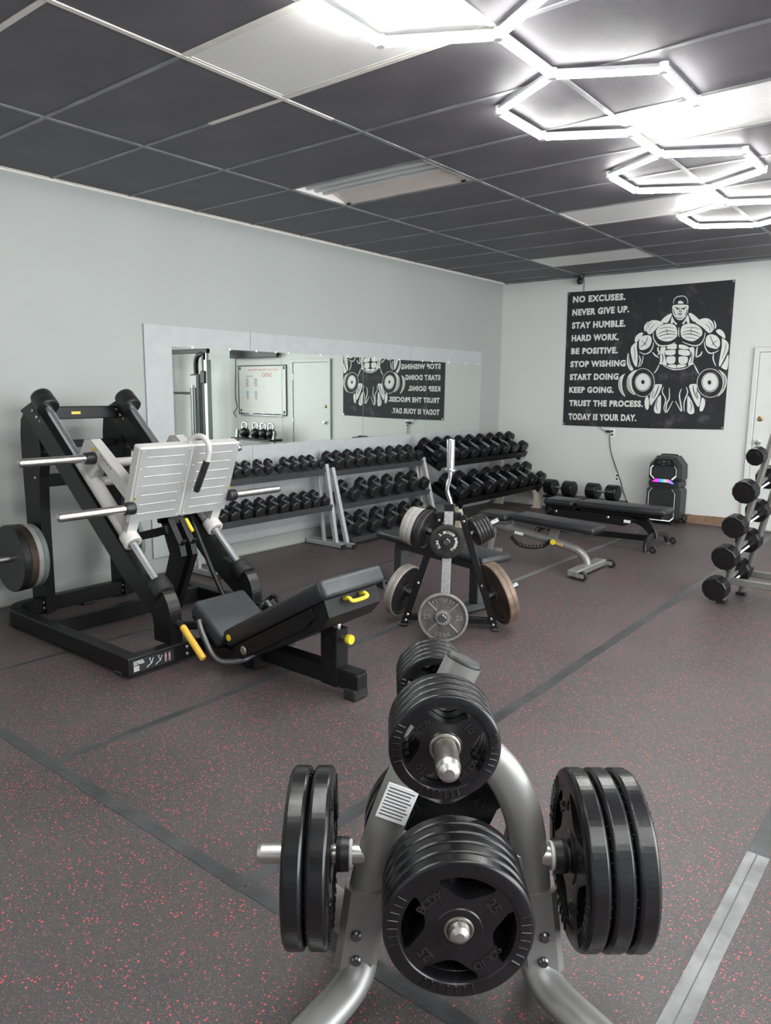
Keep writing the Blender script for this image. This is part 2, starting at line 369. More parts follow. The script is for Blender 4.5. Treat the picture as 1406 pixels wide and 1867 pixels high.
# walls
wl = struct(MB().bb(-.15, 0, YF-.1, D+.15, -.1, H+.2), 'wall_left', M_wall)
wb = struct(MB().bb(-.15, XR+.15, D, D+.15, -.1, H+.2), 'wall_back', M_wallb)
struct(MB().bb(XR, XR+.15, YF-.1, -2.0, -.1, H+.2).bb(XR, XR+.15, 5.2, D+.15, -.1, H+.2).bb(XR, XR+.15, -2.0, 5.2, -.1, .3).bb(XR, XR+.15, -2.0, 5.2, 2.6, H+.2), 'wall_right', M_wall)
wn = MB()
for y in (-2.0, -.57, .86, 2.30, 3.73, 5.16): wn.bb(XR+.04, XR+.10, y, y+.04, .3, 2.6, .004)
for z in (.3, 2.56): wn.bb(XR+.04, XR+.10, -2.0, 5.2, z, z+.04, .004)
struct(wn, 'added_window_2', M_alu)  # invented glazing bars, added with the fill light on the right
struct(MB().bb(-.15, .7, YF-.15, YF, -.1, H+.2).bb(7.6, XR+.15, YF-.15, YF, -.1, H+.2).bb(.7, 7.6, YF-.15, YF, -.1, .3).bb(.7, 7.6, YF-.15, YF, 2.6, H+.2), 'wall_front', M_wall)
wn = MB()
for x in (.7, 2.42, 4.15, 5.87, 7.56): wn.bb(x, x+.04, YF-.10, YF-.04, .3, 2.6, .004)
for z in (.3, 2.56): wn.bb(.7, 7.6, YF-.10, YF-.04, z, z+.04, .004)
struct(wn, 'added_window_1', M_alu)  # made-up front glazing bars, unseen, added for the light behind the camera
for a, b in ((1.66, 1.66), (3.9, 3.9)): pass
# a joint in the drywall of the left wall
# ceiling: slab, grid bars and separate tiles
ce = struct(MB().bb(-.1, XR+.1, YF-.1, D+.1, H+.06, H+.2), 'ceiling', M_slab)
XS = [0.0]+[XA+TX*i for i in range(6)]+[XR]
K0, K1 = -10, 11
LIGHTS = {(1, 3): 'open', (2, 0): 'lens', (3, 3): 'lens', (2, 6): 'lens', (1, 9): 'lens'}
tile_me = MB().box((0, 0, 0), (TX-.016, TY-.016, .014), .002).mesh('ceiling_tile', M_tile)
def yk(k): return k*TY
for k in range(K0-1, K1+1):
    y0 = yk(k) if k >= K0 else YF; y1 = yk(k+1) if k < K1 else D
    for c in range(len(XS)-1):
        if (c, k) in LIGHTS: continue
        x0, x1 = XS[c], XS[c+1]
        if 0 < c < 6 and K0 <= k < K1:
            o = mobj('ceiling_tile', tile_me, ce); o.location = ((x0+x1)/2, (y0+y1)/2, H+.008)
        else: struct(MB().bb(x0+.008, x1-.008, y0+.008, y1-.008, H+.001, H+.015, .002), 'ceiling_tile', M_tile, ce)
def cream_y(c, k): return c == 2 and k in (-2, -1, 0) or (c == 3 and k == 0)
for c in range(1, len(XS)-1):
    for k in range(K0, K1+1):
        y1 = yk(k+1) if k < K1 else D
        m = M_cream if cream_y(c, k) else M_grid
        struct(MB().bb(XS[c]-.0145, XS[c]+.0145, yk(k)+.0005, y1-.0005, H-.004, H+.03, .0015), 'grid_bar', m, ce)
for k in range(K0, K1+1):
    for c in range(len(XS)-1):
        m = M_cream if (c == 2 and k in (0, 1)) or (c == 1 and k == -1) else M_grid
        struct(MB().bb(XS[c]+.015, XS[c+1]-.015, yk(k)-.014, yk(k)+.014, H-.003, H+.03, .0015), 'grid_bar', m, ce)
struct(MB().bb(XS[1]+TX*.52, XS[2]-.015, yk(1)-.0143, yk(1)+.0143, H-.0034, H+.02, .001), 'grid_bar', M_cream, ce)
struct(MB().bb(XS[2]-.0148, XS[2]+.0148, yk(1), yk(1)+.36, H-.0044, H+.02, .001), 'grid_bar', M_cream, ce)
struct(MB().bb(0, .024, YF, D, H-.003, H+.004).bb(0, .003, YF, D, H-.014, H), 'trim_1', M_cream)
struct(MB().bb(.03, XR, D-.022, D, H-.004, H+.004).bb(.03, XR, D-.003, D, H-.022, H), 'trim_2', M_grid)
# drop-in light fixtures
LN = {(1, 3): 'open fluorescent ceiling fixture with exposed tubes and cream reflector above the mirror wall',
      (2, 0): 'white prismatic ceiling panel nearest the camera beside a glowing hexagon', (3, 3): 'white ceiling panel behind the second glowing hexagon at right',
      (2, 6): 'white ceiling panel beside the farthest hexagons', (1, 9): 'narrow white ceiling panel nearest the back wall'}
for (c, k), kind in LIGHTS.items():
    x0, x1, y0, y1 = XS[c]+.0155, XS[c+1]-.0155, yk(k)+.0145, yk(k+1)-.0145
    lab = LN[(c, k)]
    t = thing('ceiling_light', lab, 'ceiling light', ((x0+x1)/2, (y0+y1)/2, H), 0, 'drop-in ceiling lights')
    if kind == 'lens':
        MB().bb(x0, x1, y0, y1, H+.002, H+.008).build('lens_panel', M_lens, t)
        f = MB()
        for a in (y0, y1-.014): f.bb(x0, x1, a, a+.014, H-.001, H+.012, .002)
        for a in (x0, x1-.014): f.bb(a, a+.014, y0+.014, y1-.014, H-.001, H+.012, .002)
        f.build('frame', M_cream, t)
    else:
        MB().bb(x0, x1, y0, y1, H+.052, H+.058).build('housing', M_reflector, t)
        b = MB()
        b.prism([(y1-.004, H), (y1-.004, H+.05), (y1-.19, H+.05)], lambda a, q, s_: V((s_, a, q)), x0+.02, x1-.02)
        b.build('reflector', mat('pinkish_reflector', (0.72, 0.62, 0.56), 0.4, var=.04), t)
        b = MB(); b.prism([(y0+.004, H), (y0+.004, H+.05), (y0+.06, H+.05)], lambda a, q, s_: V((s_, a, q)), x0+.02, x1-.02); b.build('reflector', M_reflector, t)
        for a in (x0, x1-.02): MB().bb(a, a+.02, y0, y1, H, H+.052).build('end_plate', M_reflector, t)
        for q in range(3): MB().cyl((x0+.03, y0+.13+q*.09, H+.03), (x1-.03, y0+.13+q*.09, H+.03), .013, 12).build('tube', M_tubeoff, t)
        for a in (x0+.04, x1-.08): MB().box((a+.02, y1-.03, H-.004), (.035, .02, .012), .003).build('latch', M_black, t)
# ------------------------------------------------------------------ hexagon LED lights
HX, HR, HZ = 3.589, 0.48, H-.032
HL = ['hexagonal LED light nearest the camera, cut off by the top edge', 'second hexagonal LED light from the camera', 'third hexagonal LED light from the camera', 'farthest hexagonal LED light, by the right edge']
H2X = 6.40  # second row, unseen, added to brighten the room evenly
for i, (HX, hy) in enumerate([(HX, y_) for y_ in (.14, 1.578, 3.012, 4.447, -1.295, -2.73, -4.165)]+[(H2X, y_) for y_ in (-2.73, -1.295, .14, 1.578, 3.012, 4.447)]):  # first four are seen; the rest are added for more even light
    lab = HL[i] if i < 4 else ('hexagonal LED light added out of frame behind the camera, %s of its row' % ORD[i-4] if i < 7 else 'hexagonal LED light added out of frame on the right, %s of its row' % ORD[i-7])
    t = thing('hexagon_light', lab, 'ceiling light', (HX, hy, HZ), 0, 'linked hexagonal LED lights')
    P = [V((HX+HR*math.sin(a), hy+HR*math.cos(a), HZ)) for a in [PI/3*q for q in range(6)]]
    segs = [(P[q], P[(q+1) % 6]) for q in range(6)]
    if i not in (3, 12): segs.append((P[0], V((HX, hy+2*HR-.005, HZ))))
    for a, b in segs:
        d = (b-a).normalized(); a2, b2 = a+d*.022, b-d*.022
        tb = MB().sweep([a2, b2], [(.018*math.cos(q_), .018*math.sin(q_)) for q_ in [math.radians(178+184*k_/7) for k_ in range(8)]], (0, 0, 1)).build('led_tube', M_led, t)
        c = MB().beam(a2+V((0, 0, .010)), b2+V((0, 0, .010)), .038, .018, .002).build('channel', M_alu, tb)
    for p in P: MB().lathe([(0, -.017), (.019, -.017), (.022, -.012), (.022, .026), (0, .026)], p, (0, 0, 1), 12).build('connector', M_whitepl, t)
    for p in (P[1], P[4]): MB().cyl(p+V((0, 0, .02)), p+V((0, 0, .031)), .0025, 6).build('hanger', M_alu, t)
# ------------------------------------------------------------------ left wall: board and mirror
board = MB()
for y0, y1 in ((1.295, 2.395), (2.398, 4.83), (4.833, 6.39)): board.bb(0.0005, .016, y0, y1, .14, 2.05, .002)
solo(board, 'backing_board', M_board, 'white painted backing board screwed to the wall around the long mirror', 'board', loc=(0, 1.3, .14))
mr = thing('wall_mirror', 'long four-pane wall mirror held by clips above the dumbbell racks', 'mirror', (.016, 1.545, 1.03))
ye = [1.545, 2.772, 3.966, 5.137, 6.355]
for i in range(4): MB().bb(.0165, .0215, ye[i]+.0025, ye[i+1]-.0025, 1.03, 1.884).build('pane', M_mirror, mr)
for y in (1.75, 2.15, 2.46, 2.7, 2.86, 3.3, 3.72, 4.15, 4.6, 5.05, 5.25, 5.6, 6.0, 6.3):
    MB().bb(.0165, .0265, y-.011, y+.011, 1.876, 1.895, .002).build('clip', M_whitepl, mr)
struct(MB().bb(0.0005, .012, .95, D-.01, .01, .13, .003).bb(.0005, .012, YF, .94, .01, .13, .003), 'baseboard_left', M_wall)
# ------------------------------------------------------------------ back wall: baseboard, door, outlets
struct(MB().bb(.02, 2.6, D-.012, D-.0005, .012, .11, .002).bb(4.22, XR, D-.012, D-.0005, .012, .11, .002), 'baseboard_back', M_wallb)
bb_ = MB(); n = 14; top = [(2.61+.6*i/n, .105+random.uniform(-.006, .006)) for i in range(n+1)]
bb_.prism([(2.61, .004)]+top+[(3.21, .004)], lambda a, b, t: V((a, t, b)), D-.006, D-.0005)
struct(bb_, 'trim_3', M_brown)
dr = struct(MB().bb(3.285, 4.105, D-.022, D-.002, .012, 1.985, .003), 'door_1', M_door)
f = MB()
for a, b in ((3.225, 3.28), (4.11, 4.165)): f.bb(a, b, D-.035, D-.0005, 0.002, 2.045, .006)
f.bb(3.225, 4.165, D-.036, D-.0005, 1.99, 2.045, .006)
struct(f, 'door_frame', M_door, dr)
MB().lathe([(0, -.058), (.020, -.056), (.028, -.046), (.028, -.036), (.014, -.026), (.012, -.012), (.03, -.008), (.03, 0)], (3.345, D-.022, .995), (0, 1, 0), 20).build('knob', M_chrome, dr)
MB().lathe([(0, -.022), (.012, -.022), (.018, -.016), (.028, -.012), (.030, 0)], (3.345, D-.022, 1.26), (0, 1, 0), 20).build('deadbolt', M_brass, dr)
for z in (.25, 1.0, 1.75): MB().cyl((4.107, D-.03, z-.05), (4.107, D-.03, z+.05), .007, 8).build('hinge', M_chrome, dr)
def outlet(x, z, lab):
    t = thing('wall_outlet', lab, 'outlet', (x, D, z))
    MB().bb(x-.036, x+.036, D-.007, D-.0006, z-.058, z+.058, .002).build('plate', M_whitepl, t)
    for q in (-.022, .022): MB().bb(x-.014, x+.014, D-.0085, D-.007, z+q-.012, z+q+.012, .0006).build('socket', M_dkgrey, t)
outlet(1.65, 1.03, 'white wall outlet with a black plug just below the poster')
outlet(1.745, .475, 'low white wall outlet beside the dangling black cord')
t = thing('power_adapter', 'small black power adapter plugged in under the poster', 'adapter', (1.61, D-.01, 1.05))
MB().bb(1.575, 1.645, D-.05, D-.009, 1.035, 1.062, .005).build('body', M_plasticb, t)
MB().tube(smooth_path([(1.575, D-.03, 1.05), (1.52, D-.02, 1.07), (1.47, D-.015, 1.12)], 5), .003, 6).build('lead', M_cable, t)
c = MB().tube(smooth_path([(1.645, D-.012, 1.02), (1.625, D-.02, .98), (1.65, D-.015, .80), (1.72, D-.015, .62), (1.79, D-.012, .45), (1.85, D-.012, .28), (1.95, D-.02, .08), (2.05, D-.03, .012), (2.22, D-.06, .010)], 8), .005, 6)
solo(c, 'dangling_cable', M_cable, 'thin black cable dangling from the outlet down the back wall', 'cable', loc=(1.645, D-.012, 1.02))
t = thing('security_camera', 'small black security camera under the ceiling above the poster', 'camera', (1.145, D-.06, H))
MB().lathe([(0, -.05), (.022, -.048), (.040, -.03), (.046, 0), (.046, -.0)], (1.145, D-.06, H-.004), (0, 0, 1), 20).build('mount', M_plasticb, t)
MB().ball((1.145, D-.075, H-.078), .040, 18).build('camera_ball', M_plasticb, t)
MB().cyl((1.145, D-.11, H-.083), (1.145, D-.118, H-.085), .018, 14).build('lens', M_urethane, t)
MB().tube([(1.165, D-.008, H-.03), (1.172, D-.006, H-.1), (1.172, D-.006, H-.2)], .003, 6).build('wire', M_cable, t)
P_WHITE = [[(2.288,2.543),(2.312,2.556),(2.383,2.555),(2.453,2.548),(2.474,2.531),(2.468,2.472),(2.456,2.433),(2.425,2.39),(2.385,2.379),(2.349,2.394),(2.31,2.441),(2.295,2.482)],[(2.35,2.569),(2.355,2.593),(2.38,2.599),(2.405,2.585),(2.412,2.565)],[(2.166,2.378),(2.2,2.417),(2.249,2.45),(2.291,2.457),(2.272,2.403),(2.245,2.359),(2.209,2.356)],[(2.603,2.376),(2.561,2.413),(2.52,2.445),(2.48,2.452),(2.503,2.401),(2.536,2.36),(2.57,2.353)],[(2.281,2.352),(2.291,2.422),(2.305,2.406),(2.326,2.37),(2.358,2.339),(2.339,2.329),(2.316,2.361),(2.302,2.341)],[(2.413,2.336),(2.445,2.384),(2.471,2.433),(2.489,2.392),(2.498,2.337),(2.473,2.343),(2.456,2.369),(2.434,2.33)],[(1.998,2.273),(1.999,2.33),(2.03,2.38),(2.082,2.394),(2.151,2.379),(2.199,2.351),(2.135,2.308),(2.076,2.249),(2.035,2.23)],[(1.973,2.279),(1.97,2.326),(1.994,2.366),(2.02,2.383),(1.996,2.34),(1.99,2.268)],[(2.126,2.211),(2.117,2.268),(2.155,2.317),(2.215,2.34),(2.287,2.342),(2.34,2.314),(2.361,2.268),(2.369,2.207),(2.34,2.168),(2.281,2.14),(2.208,2.147),(2.154,2.174)],[(2.414,2.196),(2.404,2.256),(2.416,2.306),(2.468,2.333),(2.538,2.33),(2.599,2.303),(2.641,2.256),(2.65,2.207),(2.618,2.168),(2.553,2.131),(2.482,2.148),(2.441,2.169)],[(2.561,2.344),(2.613,2.376),(2.679,2.387),(2.734,2.36),(2.767,2.31),(2.771,2.256),(2.735,2.218),(2.701,2.234),(2.648,2.285)],[(2.758,2.364),(2.789,2.328),(2.797,2.279),(2.785,2.26),(2.779,2.309)],[(1.921,2.099),(1.918,2.151),(1.941,2.203),(2.004,2.221),(2.052,2.209),(2.072,2.157),(2.055,2.095),(2.015,2.06),(1.962,2.046),(1.929,2.062)],[(1.863,2.153),(1.871,2.205),(1.911,2.245),(1.959,2.254),(1.951,2.213),(1.916,2.172),(1.889,2.142)],[(1.822,2.028),(1.825,2.081),(1.855,2.122),(1.893,2.142),(1.896,2.068),(1.912,1.984),(1.914,1.879),(1.899,1.848),(1.857,1.912)],[(1.786,1.881),(1.781,1.955),(1.793,2.018),(1.811,1.955),(1.832,1.88),(1.871,1.816),(1.837,1.801),(1.807,1.838)],[(2.702,2.086),(2.693,2.146),(2.709,2.189),(2.751,2.203),(2.81,2.181),(2.847,2.131),(2.851,2.072),(2.821,2.038),(2.763,2.05),(2.723,2.066)],[(2.796,2.24),(2.832,2.258),(2.877,2.227),(2.902,2.177),(2.897,2.148),(2.857,2.179),(2.817,2.21)],[(2.867,2.154),(2.908,2.133),(2.944,2.089),(2.945,2.021),(2.914,1.933),(2.874,1.841),(2.858,1.866),(2.865,1.964),(2.874,2.061)],[(2.884,1.831),(2.921,1.904),(2.949,1.972),(2.959,1.903),(2.952,1.81),(2.924,1.806)],[(2.256,2.054),(2.269,2.089),(2.314,2.106),(2.365,2.106),(2.37,2.056),(2.338,2.046)],[(2.399,2.055),(2.396,2.097),(2.446,2.094),(2.498,2.072),(2.514,2.047),(2.46,2.043)],[(2.245,1.987),(2.24,2.028),(2.267,2.038),(2.349,2.038),(2.363,2.015),(2.353,1.985),(2.302,1.976)],[(2.398,1.989),(2.396,2.025),(2.41,2.039),(2.5,2.032),(2.528,2.001),(2.52,1.971),(2.455,1.971)],[(2.267,1.895),(2.263,1.951),(2.288,1.964),(2.355,1.962),(2.367,1.934),(2.36,1.888),(2.31,1.875)],[(2.408,1.892),(2.402,1.943),(2.42,1.961),(2.496,1.957),(2.511,1.921),(2.497,1.881),(2.442,1.871)],[(2.275,1.853),(2.29,1.865),(2.371,1.867),(2.383,1.826),(2.323,1.832)],[(2.395,1.826),(2.397,1.867),(2.483,1.866),(2.498,1.855),(2.465,1.836)],[(2.188,1.906),(2.183,2.061),(2.213,2.075),(2.245,2.069),(2.234,1.998),(2.255,1.926),(2.27,1.859),(2.227,1.869),(2.18,1.88)],[(2.509,2.057),(2.557,2.066),(2.574,2.04),(2.579,1.97),(2.57,1.89),(2.586,1.874),(2.533,1.855),(2.518,1.865),(2.524,1.911),(2.544,1.981)],[(2.149,1.636),(2.228,1.636),(2.221,1.584),(2.19,1.5),(2.142,1.426),(2.113,1.383),(2.092,1.457),(2.104,1.52),(2.132,1.573)],[(2.033,1.424),(2.043,1.477),(2.069,1.488),(2.089,1.425),(2.089,1.351),(2.069,1.329),(2.045,1.361)],[(2.153,1.352),(2.173,1.437),(2.221,1.511),(2.232,1.428),(2.233,1.302),(2.194,1.29),(2.161,1.31)],[(2.547,1.607),(2.559,1.637),(2.629,1.637),(2.639,1.566),(2.683,1.506),(2.681,1.395),(2.658,1.384),(2.601,1.475)],[(2.543,1.382),(2.539,1.504),(2.583,1.454),(2.612,1.393),(2.628,1.312),(2.585,1.29),(2.548,1.32)],[(2.684,1.364),(2.693,1.435),(2.704,1.486),(2.736,1.456),(2.74,1.396),(2.72,1.334),(2.691,1.329)],[(1.86,1.79),(1.813,1.742),(1.796,1.668),(1.812,1.582),(1.86,1.529),(1.911,1.508),(1.874,1.572),(1.852,1.657),(1.858,1.731),(1.913,1.81)],[(1.773,1.769),(1.714,1.732),(1.691,1.657),(1.707,1.57),(1.756,1.506),(1.79,1.49),(1.753,1.56),(1.738,1.657),(1.753,1.732)],[(2.858,1.806),(2.918,1.766),(2.955,1.707),(2.957,1.628),(2.926,1.549),(2.872,1.498),(2.914,1.578),(2.922,1.658),(2.906,1.737)],[(2.084,1.662),(2.083,1.641),(2.078,1.62),(2.069,1.602),(2.057,1.587),(2.041,1.575),(2.024,1.568),(2.005,1.565),(1.985,1.567),(1.966,1.574),(1.949,1.586),(1.934,1.601),(1.923,1.62),(1.915,1.64),(1.911,1.662),(1.912,1.684),(1.917,1.705),(1.927,1.723),(1.939,1.738),(1.955,1.75),(1.973,1.757),(1.992,1.759),(2.011,1.757),(2.03,1.749),(2.047,1.738),(2.061,1.723),(2.073,1.704),(2.08,1.684)],[(2.86,1.663),(2.859,1.641),(2.855,1.62),(2.847,1.602),(2.835,1.586),(2.82,1.575),(2.804,1.567),(2.786,1.565),(2.767,1.567),(2.749,1.574),(2.733,1.586),(2.718,1.601),(2.707,1.62),(2.699,1.641),(2.696,1.663),(2.696,1.684),(2.701,1.705),(2.709,1.724),(2.721,1.739),(2.736,1.751),(2.752,1.758),(2.771,1.76),(2.789,1.758),(2.807,1.751),(2.823,1.739),(2.837,1.723),(2.848,1.705),(2.856,1.684)]]
P_WSTROKE = [(0.0046,[(2.301,2.567),(2.299,2.602),(2.317,2.636),(2.356,2.65),(2.406,2.65),(2.442,2.627),(2.46,2.587),(2.46,2.557)]),(0.0069,[(2.087,2.249),(2.091,2.187),(2.138,2.113),(2.202,2.089),(2.294,2.098),(2.353,2.127)]),(0.0069,[(2.682,2.225),(2.673,2.156),(2.638,2.098),(2.586,2.08),(2.506,2.097),(2.433,2.129)]),(0.0069,[(1.931,2.026),(1.997,1.998),(2.06,2.023),(2.092,2.084),(2.094,2.135)]),(0.0069,[(2.68,2.126),(2.695,2.057),(2.738,1.996),(2.796,1.995),(2.846,2.023)]),(0.0069,[(1.929,1.984),(1.949,1.921),(1.927,1.842)]),(0.0057,[(1.982,1.983),(1.972,1.899),(1.945,1.847)]),(0.0069,[(2.792,1.985),(2.791,1.926),(2.826,1.846)]),(0.0092,[(2.161,2.082),(2.152,2.051),(2.171,2.01),(2.155,1.984)]),(0.008,[(2.092,2.017),(2.126,1.98),(2.17,1.953)]),(0.0092,[(2.606,2.069),(2.602,2.019),(2.601,1.979),(2.601,1.949)]),(0.008,[(2.605,1.949),(2.648,1.973),(2.664,2.013)]),(0.0069,[(2.18,1.87),(2.158,1.813),(2.124,1.767)]),(0.0069,[(2.587,1.864),(2.616,1.809),(2.647,1.758)]),(0.0057,[(2.228,1.859),(2.324,1.817),(2.386,1.809),(2.476,1.82),(2.543,1.855)]),(0.0069,[(2.251,1.605),(2.24,1.543),(2.287,1.46),(2.273,1.355),(2.298,1.298)]),(0.008,[(2.319,1.595),(2.328,1.471),(2.301,1.408),(2.308,1.304),(2.371,1.44)]),(0.008,[(2.463,1.586),(2.443,1.514),(2.465,1.411),(2.482,1.318),(2.402,1.441)]),(0.0069,[(2.512,1.606),(2.536,1.545),(2.504,1.432),(2.512,1.319)]),(0.0046,[(2.139,1.657),(2.138,1.62),(2.13,1.584),(2.116,1.552),(2.095,1.526),(2.07,1.505),(2.041,1.492),(2.01,1.488),(1.978,1.492),(1.947,1.504),(1.918,1.524),(1.893,1.551),(1.874,1.583),(1.861,1.619),(1.855,1.657),(1.856,1.695),(1.865,1.731),(1.88,1.763),(1.901,1.79),(1.927,1.809),(1.956,1.822),(1.987,1.826),(2.019,1.821),(2.05,1.808),(2.078,1.788),(2.102,1.761),(2.121,1.73),(2.133,1.694),(2.139,1.657)]),(0.0046,[(2.92,1.653),(2.919,1.617),(2.912,1.583),(2.897,1.552),(2.877,1.527),(2.852,1.507),(2.823,1.495),(2.791,1.49),(2.759,1.494),(2.728,1.506),(2.699,1.525),(2.674,1.551),(2.654,1.581),(2.641,1.616),(2.634,1.652),(2.635,1.689),(2.644,1.723),(2.659,1.754),(2.68,1.78),(2.705,1.799),(2.735,1.81),(2.766,1.814),(2.798,1.81),(2.829,1.798),(2.858,1.778),(2.882,1.753),(2.901,1.722),(2.914,1.688),(2.92,1.653)]),(0.0046,[(2.092,1.66),(2.092,1.637),(2.086,1.615),(2.076,1.595),(2.063,1.578),(2.046,1.565),(2.026,1.557),(2.005,1.554),(1.984,1.557),(1.963,1.565),(1.944,1.577),(1.928,1.594),(1.915,1.614),(1.907,1.636),(1.903,1.66),(1.904,1.684),(1.909,1.706),(1.92,1.726),(1.934,1.743),(1.951,1.755),(1.97,1.763),(1.991,1.766),(2.013,1.763),(2.033,1.755),(2.052,1.742),(2.068,1.726),(2.08,1.706),(2.089,1.684),(2.092,1.66)]),(0.0046,[(2.868,1.661),(2.868,1.637),(2.863,1.615),(2.854,1.594),(2.841,1.577),(2.825,1.564),(2.806,1.556),(2.786,1.554),(2.766,1.556),(2.746,1.564),(2.728,1.577),(2.712,1.594),(2.7,1.614),(2.691,1.637),(2.687,1.661),(2.687,1.685),(2.692,1.707),(2.702,1.728),(2.715,1.744),(2.731,1.757),(2.75,1.765),(2.77,1.767),(2.79,1.765),(2.81,1.757),(2.828,1.744),(2.844,1.727),(2.856,1.707),(2.864,1.684),(2.868,1.661)]),(0.0057,[(2.381,2.297),(2.383,2.237),(2.391,2.186)])]
P_KSTROKE = [(0.0057,[(2.314,2.536),(2.351,2.514),(2.376,2.516)]),(0.0057,[(2.454,2.528),(2.421,2.51),(2.391,2.515)]),(0.0046,[(2.378,2.512),(2.373,2.478),(2.394,2.474),(2.398,2.511)]),(0.0057,[(2.352,2.447),(2.38,2.451),(2.413,2.446)]),(0.0034,[(2.366,2.433),(2.386,2.434),(2.404,2.43)]),(0.0046,[(2.303,2.512),(2.319,2.461),(2.336,2.435)]),(0.0046,[(2.462,2.502),(2.452,2.453),(2.44,2.429)]),(0.0046,[(2.332,2.415),(2.374,2.4),(2.423,2.407)]),(0.0069,[(2.338,2.51),(2.361,2.502)]),(0.0069,[(2.412,2.5),(2.436,2.506)]),(0.0046,[(2.14,2.226),(2.201,2.254),(2.282,2.261),(2.345,2.238)]),(0.0046,[(2.143,2.195),(2.214,2.218),(2.295,2.225),(2.357,2.208)]),(0.0034,[(2.157,2.287),(2.228,2.304),(2.321,2.29)]),(0.0034,[(2.186,2.168),(2.257,2.181),(2.339,2.183)]),(0.0034,[(2.229,2.294),(2.252,2.262),(2.248,2.237),(2.275,2.226)]),(0.0046,[(2.63,2.207),(2.564,2.24),(2.494,2.252),(2.426,2.235)]),(0.0046,[(2.632,2.178),(2.557,2.205),(2.487,2.218),(2.418,2.205)]),(0.0034,[(2.611,2.267),(2.541,2.29),(2.442,2.285)]),(0.0034,[(2.59,2.154),(2.53,2.171),(2.45,2.179)]),(0.0034,[(2.536,2.29),(2.518,2.261),(2.53,2.236),(2.497,2.212)]),(0.0034,[(2.034,2.251),(2.051,2.302),(2.101,2.351)]),(0.0034,[(2.015,2.293),(2.028,2.344),(2.068,2.373)]),(0.0034,[(2.734,2.233),(2.721,2.282),(2.675,2.324)]),(0.0034,[(2.756,2.261),(2.743,2.311),(2.701,2.352)]),(0.0046,[(2.021,2.205),(2.009,2.148),(1.979,2.108),(1.938,2.088)]),(0.0034,[(1.944,2.161),(1.989,2.123),(2.018,2.096)]),(0.0046,[(2.737,2.193),(2.767,2.124),(2.799,2.073),(2.843,2.053)]),(0.0034,[(2.823,2.131),(2.787,2.108),(2.761,2.075)]),(0.0034,[(1.857,2.091),(1.878,2.006),(1.878,1.922)]),(0.0034,[(2.92,2.099),(2.912,2.021),(2.887,1.924)]),(0.0046,[(1.798,1.987),(1.809,1.902),(1.835,1.838)]),(0.0057,[(2.203,1.999),(2.221,1.957),(2.216,1.885)]),(0.0046,[(2.542,2.011),(2.556,1.95),(2.546,1.88)]),(0.0057,[(2.192,1.626),(2.176,1.553),(2.139,1.468)]),(0.0046,[(2.133,1.563),(2.118,1.468)]),(0.0057,[(2.59,1.627),(2.605,1.556),(2.651,1.465)]),(0.0046,[(2.63,1.556),(2.661,1.475)]),(0.0046,[(2.193,1.458),(2.176,1.395),(2.197,1.322)]),(0.0046,[(2.574,1.444),(2.593,1.383),(2.583,1.321)]),(0.0034,[(1.815,1.721),(1.808,1.657),(1.829,1.582),(1.882,1.524)]),(0.0034,[(1.83,1.731),(1.826,1.657),(1.852,1.571),(1.893,1.518)]),(0.0034,[(1.71,1.711),(1.708,1.646),(1.73,1.56),(1.773,1.506)]),(0.0034,[(2.932,1.737),(2.944,1.677),(2.931,1.598),(2.894,1.529)]),(0.0034,[(2.914,1.757),(2.932,1.678),(2.922,1.588)])]
P_BLACK = [[(2.02,1.664),(2.018,1.653),(2.013,1.645),(2.004,1.64),(1.995,1.64),(1.986,1.645),(1.979,1.653),(1.976,1.664),(1.978,1.675),(1.983,1.684),(1.992,1.689),(2.001,1.689),(2.01,1.684),(2.017,1.675)],[(2.792,1.66),(2.791,1.649),(2.786,1.64),(2.778,1.635),(2.769,1.635),(2.76,1.64),(2.754,1.649),(2.751,1.66),(2.752,1.67),(2.757,1.679),(2.765,1.684),(2.774,1.684),(2.783,1.679),(2.789,1.67)]]
P_TEXT = [('NO EXCUSES.', 1.031, 1.716, 2.662, 2.652, 0.082), ('NEVER GIVE UP.', 1.031, 1.773, 2.499, 2.502, 0.083), ('STAY HUMBLE.', 1.035, 1.736, 2.338, 2.334, 0.083), ('HARD WORK.', 1.039, 1.662, 2.179, 2.176, 0.082), ('BE POSITIVE.', 1.041, 1.662, 2.017, 2.014, 0.08), ('STOP WISHING', 1.039, 1.768, 1.852, 1.855, 0.08), ('START DOING', 1.039, 1.688, 1.688, 1.693, 0.081), ('KEEP GOING.', 1.039, 1.637, 1.525, 1.529, 0.08), ('TRUST THE PROCESS.', 1.048, 2.015, 1.354, 1.362, 0.081), ('TODAY IS YOUR DAY.', 1.046, 1.946, 1.177, 1.186, 0.086)]
# ------------------------------------------------------------------ poster on the back wall (flat print)
def stroke(mb, path, wd, y):
    P = [V((p[0], 0, p[1])) for p in path]; L, R = [], []
    P = smooth_path(P, 3)
    n = len(P)
    for i, p in enumerate(P):
        t = (P[min(i+1, n-1)]-P[max(i-1, 0)]); t.normalize(); nn = V((-t.z, 0, t.x))
        k = wd*(0.35+0.65*math.sin(PI*min(1, max(0, (i+.6)/n)))) if (P[0]-P[-1]).length > .02 else wd*.7
        L.append(V((p.x+nn.x*k, y, p.z+nn.z*k))); R.append(V((p.x-nn.x*k, y, p.z-nn.z*k)))
    mb.add(L+R, [(i, i+1, n+i+1, n+i) for i in range(n-1)])
def flat(mb, pts, y):
    Q = smooth_path([(p[0], 0, p[1]) for p in pts]+[(pts[0][0], 0, pts[0][1])], 3)[:-1]
    mb.add([V((p.x, y, p.z)) for p in Q], [list(range(len(Q)))])
po = thing('motivational_poster', 'large black motivational banner with white slogans and a muscular figure holding dumbbells', 'poster', (1.96, D-.004, 1.11))
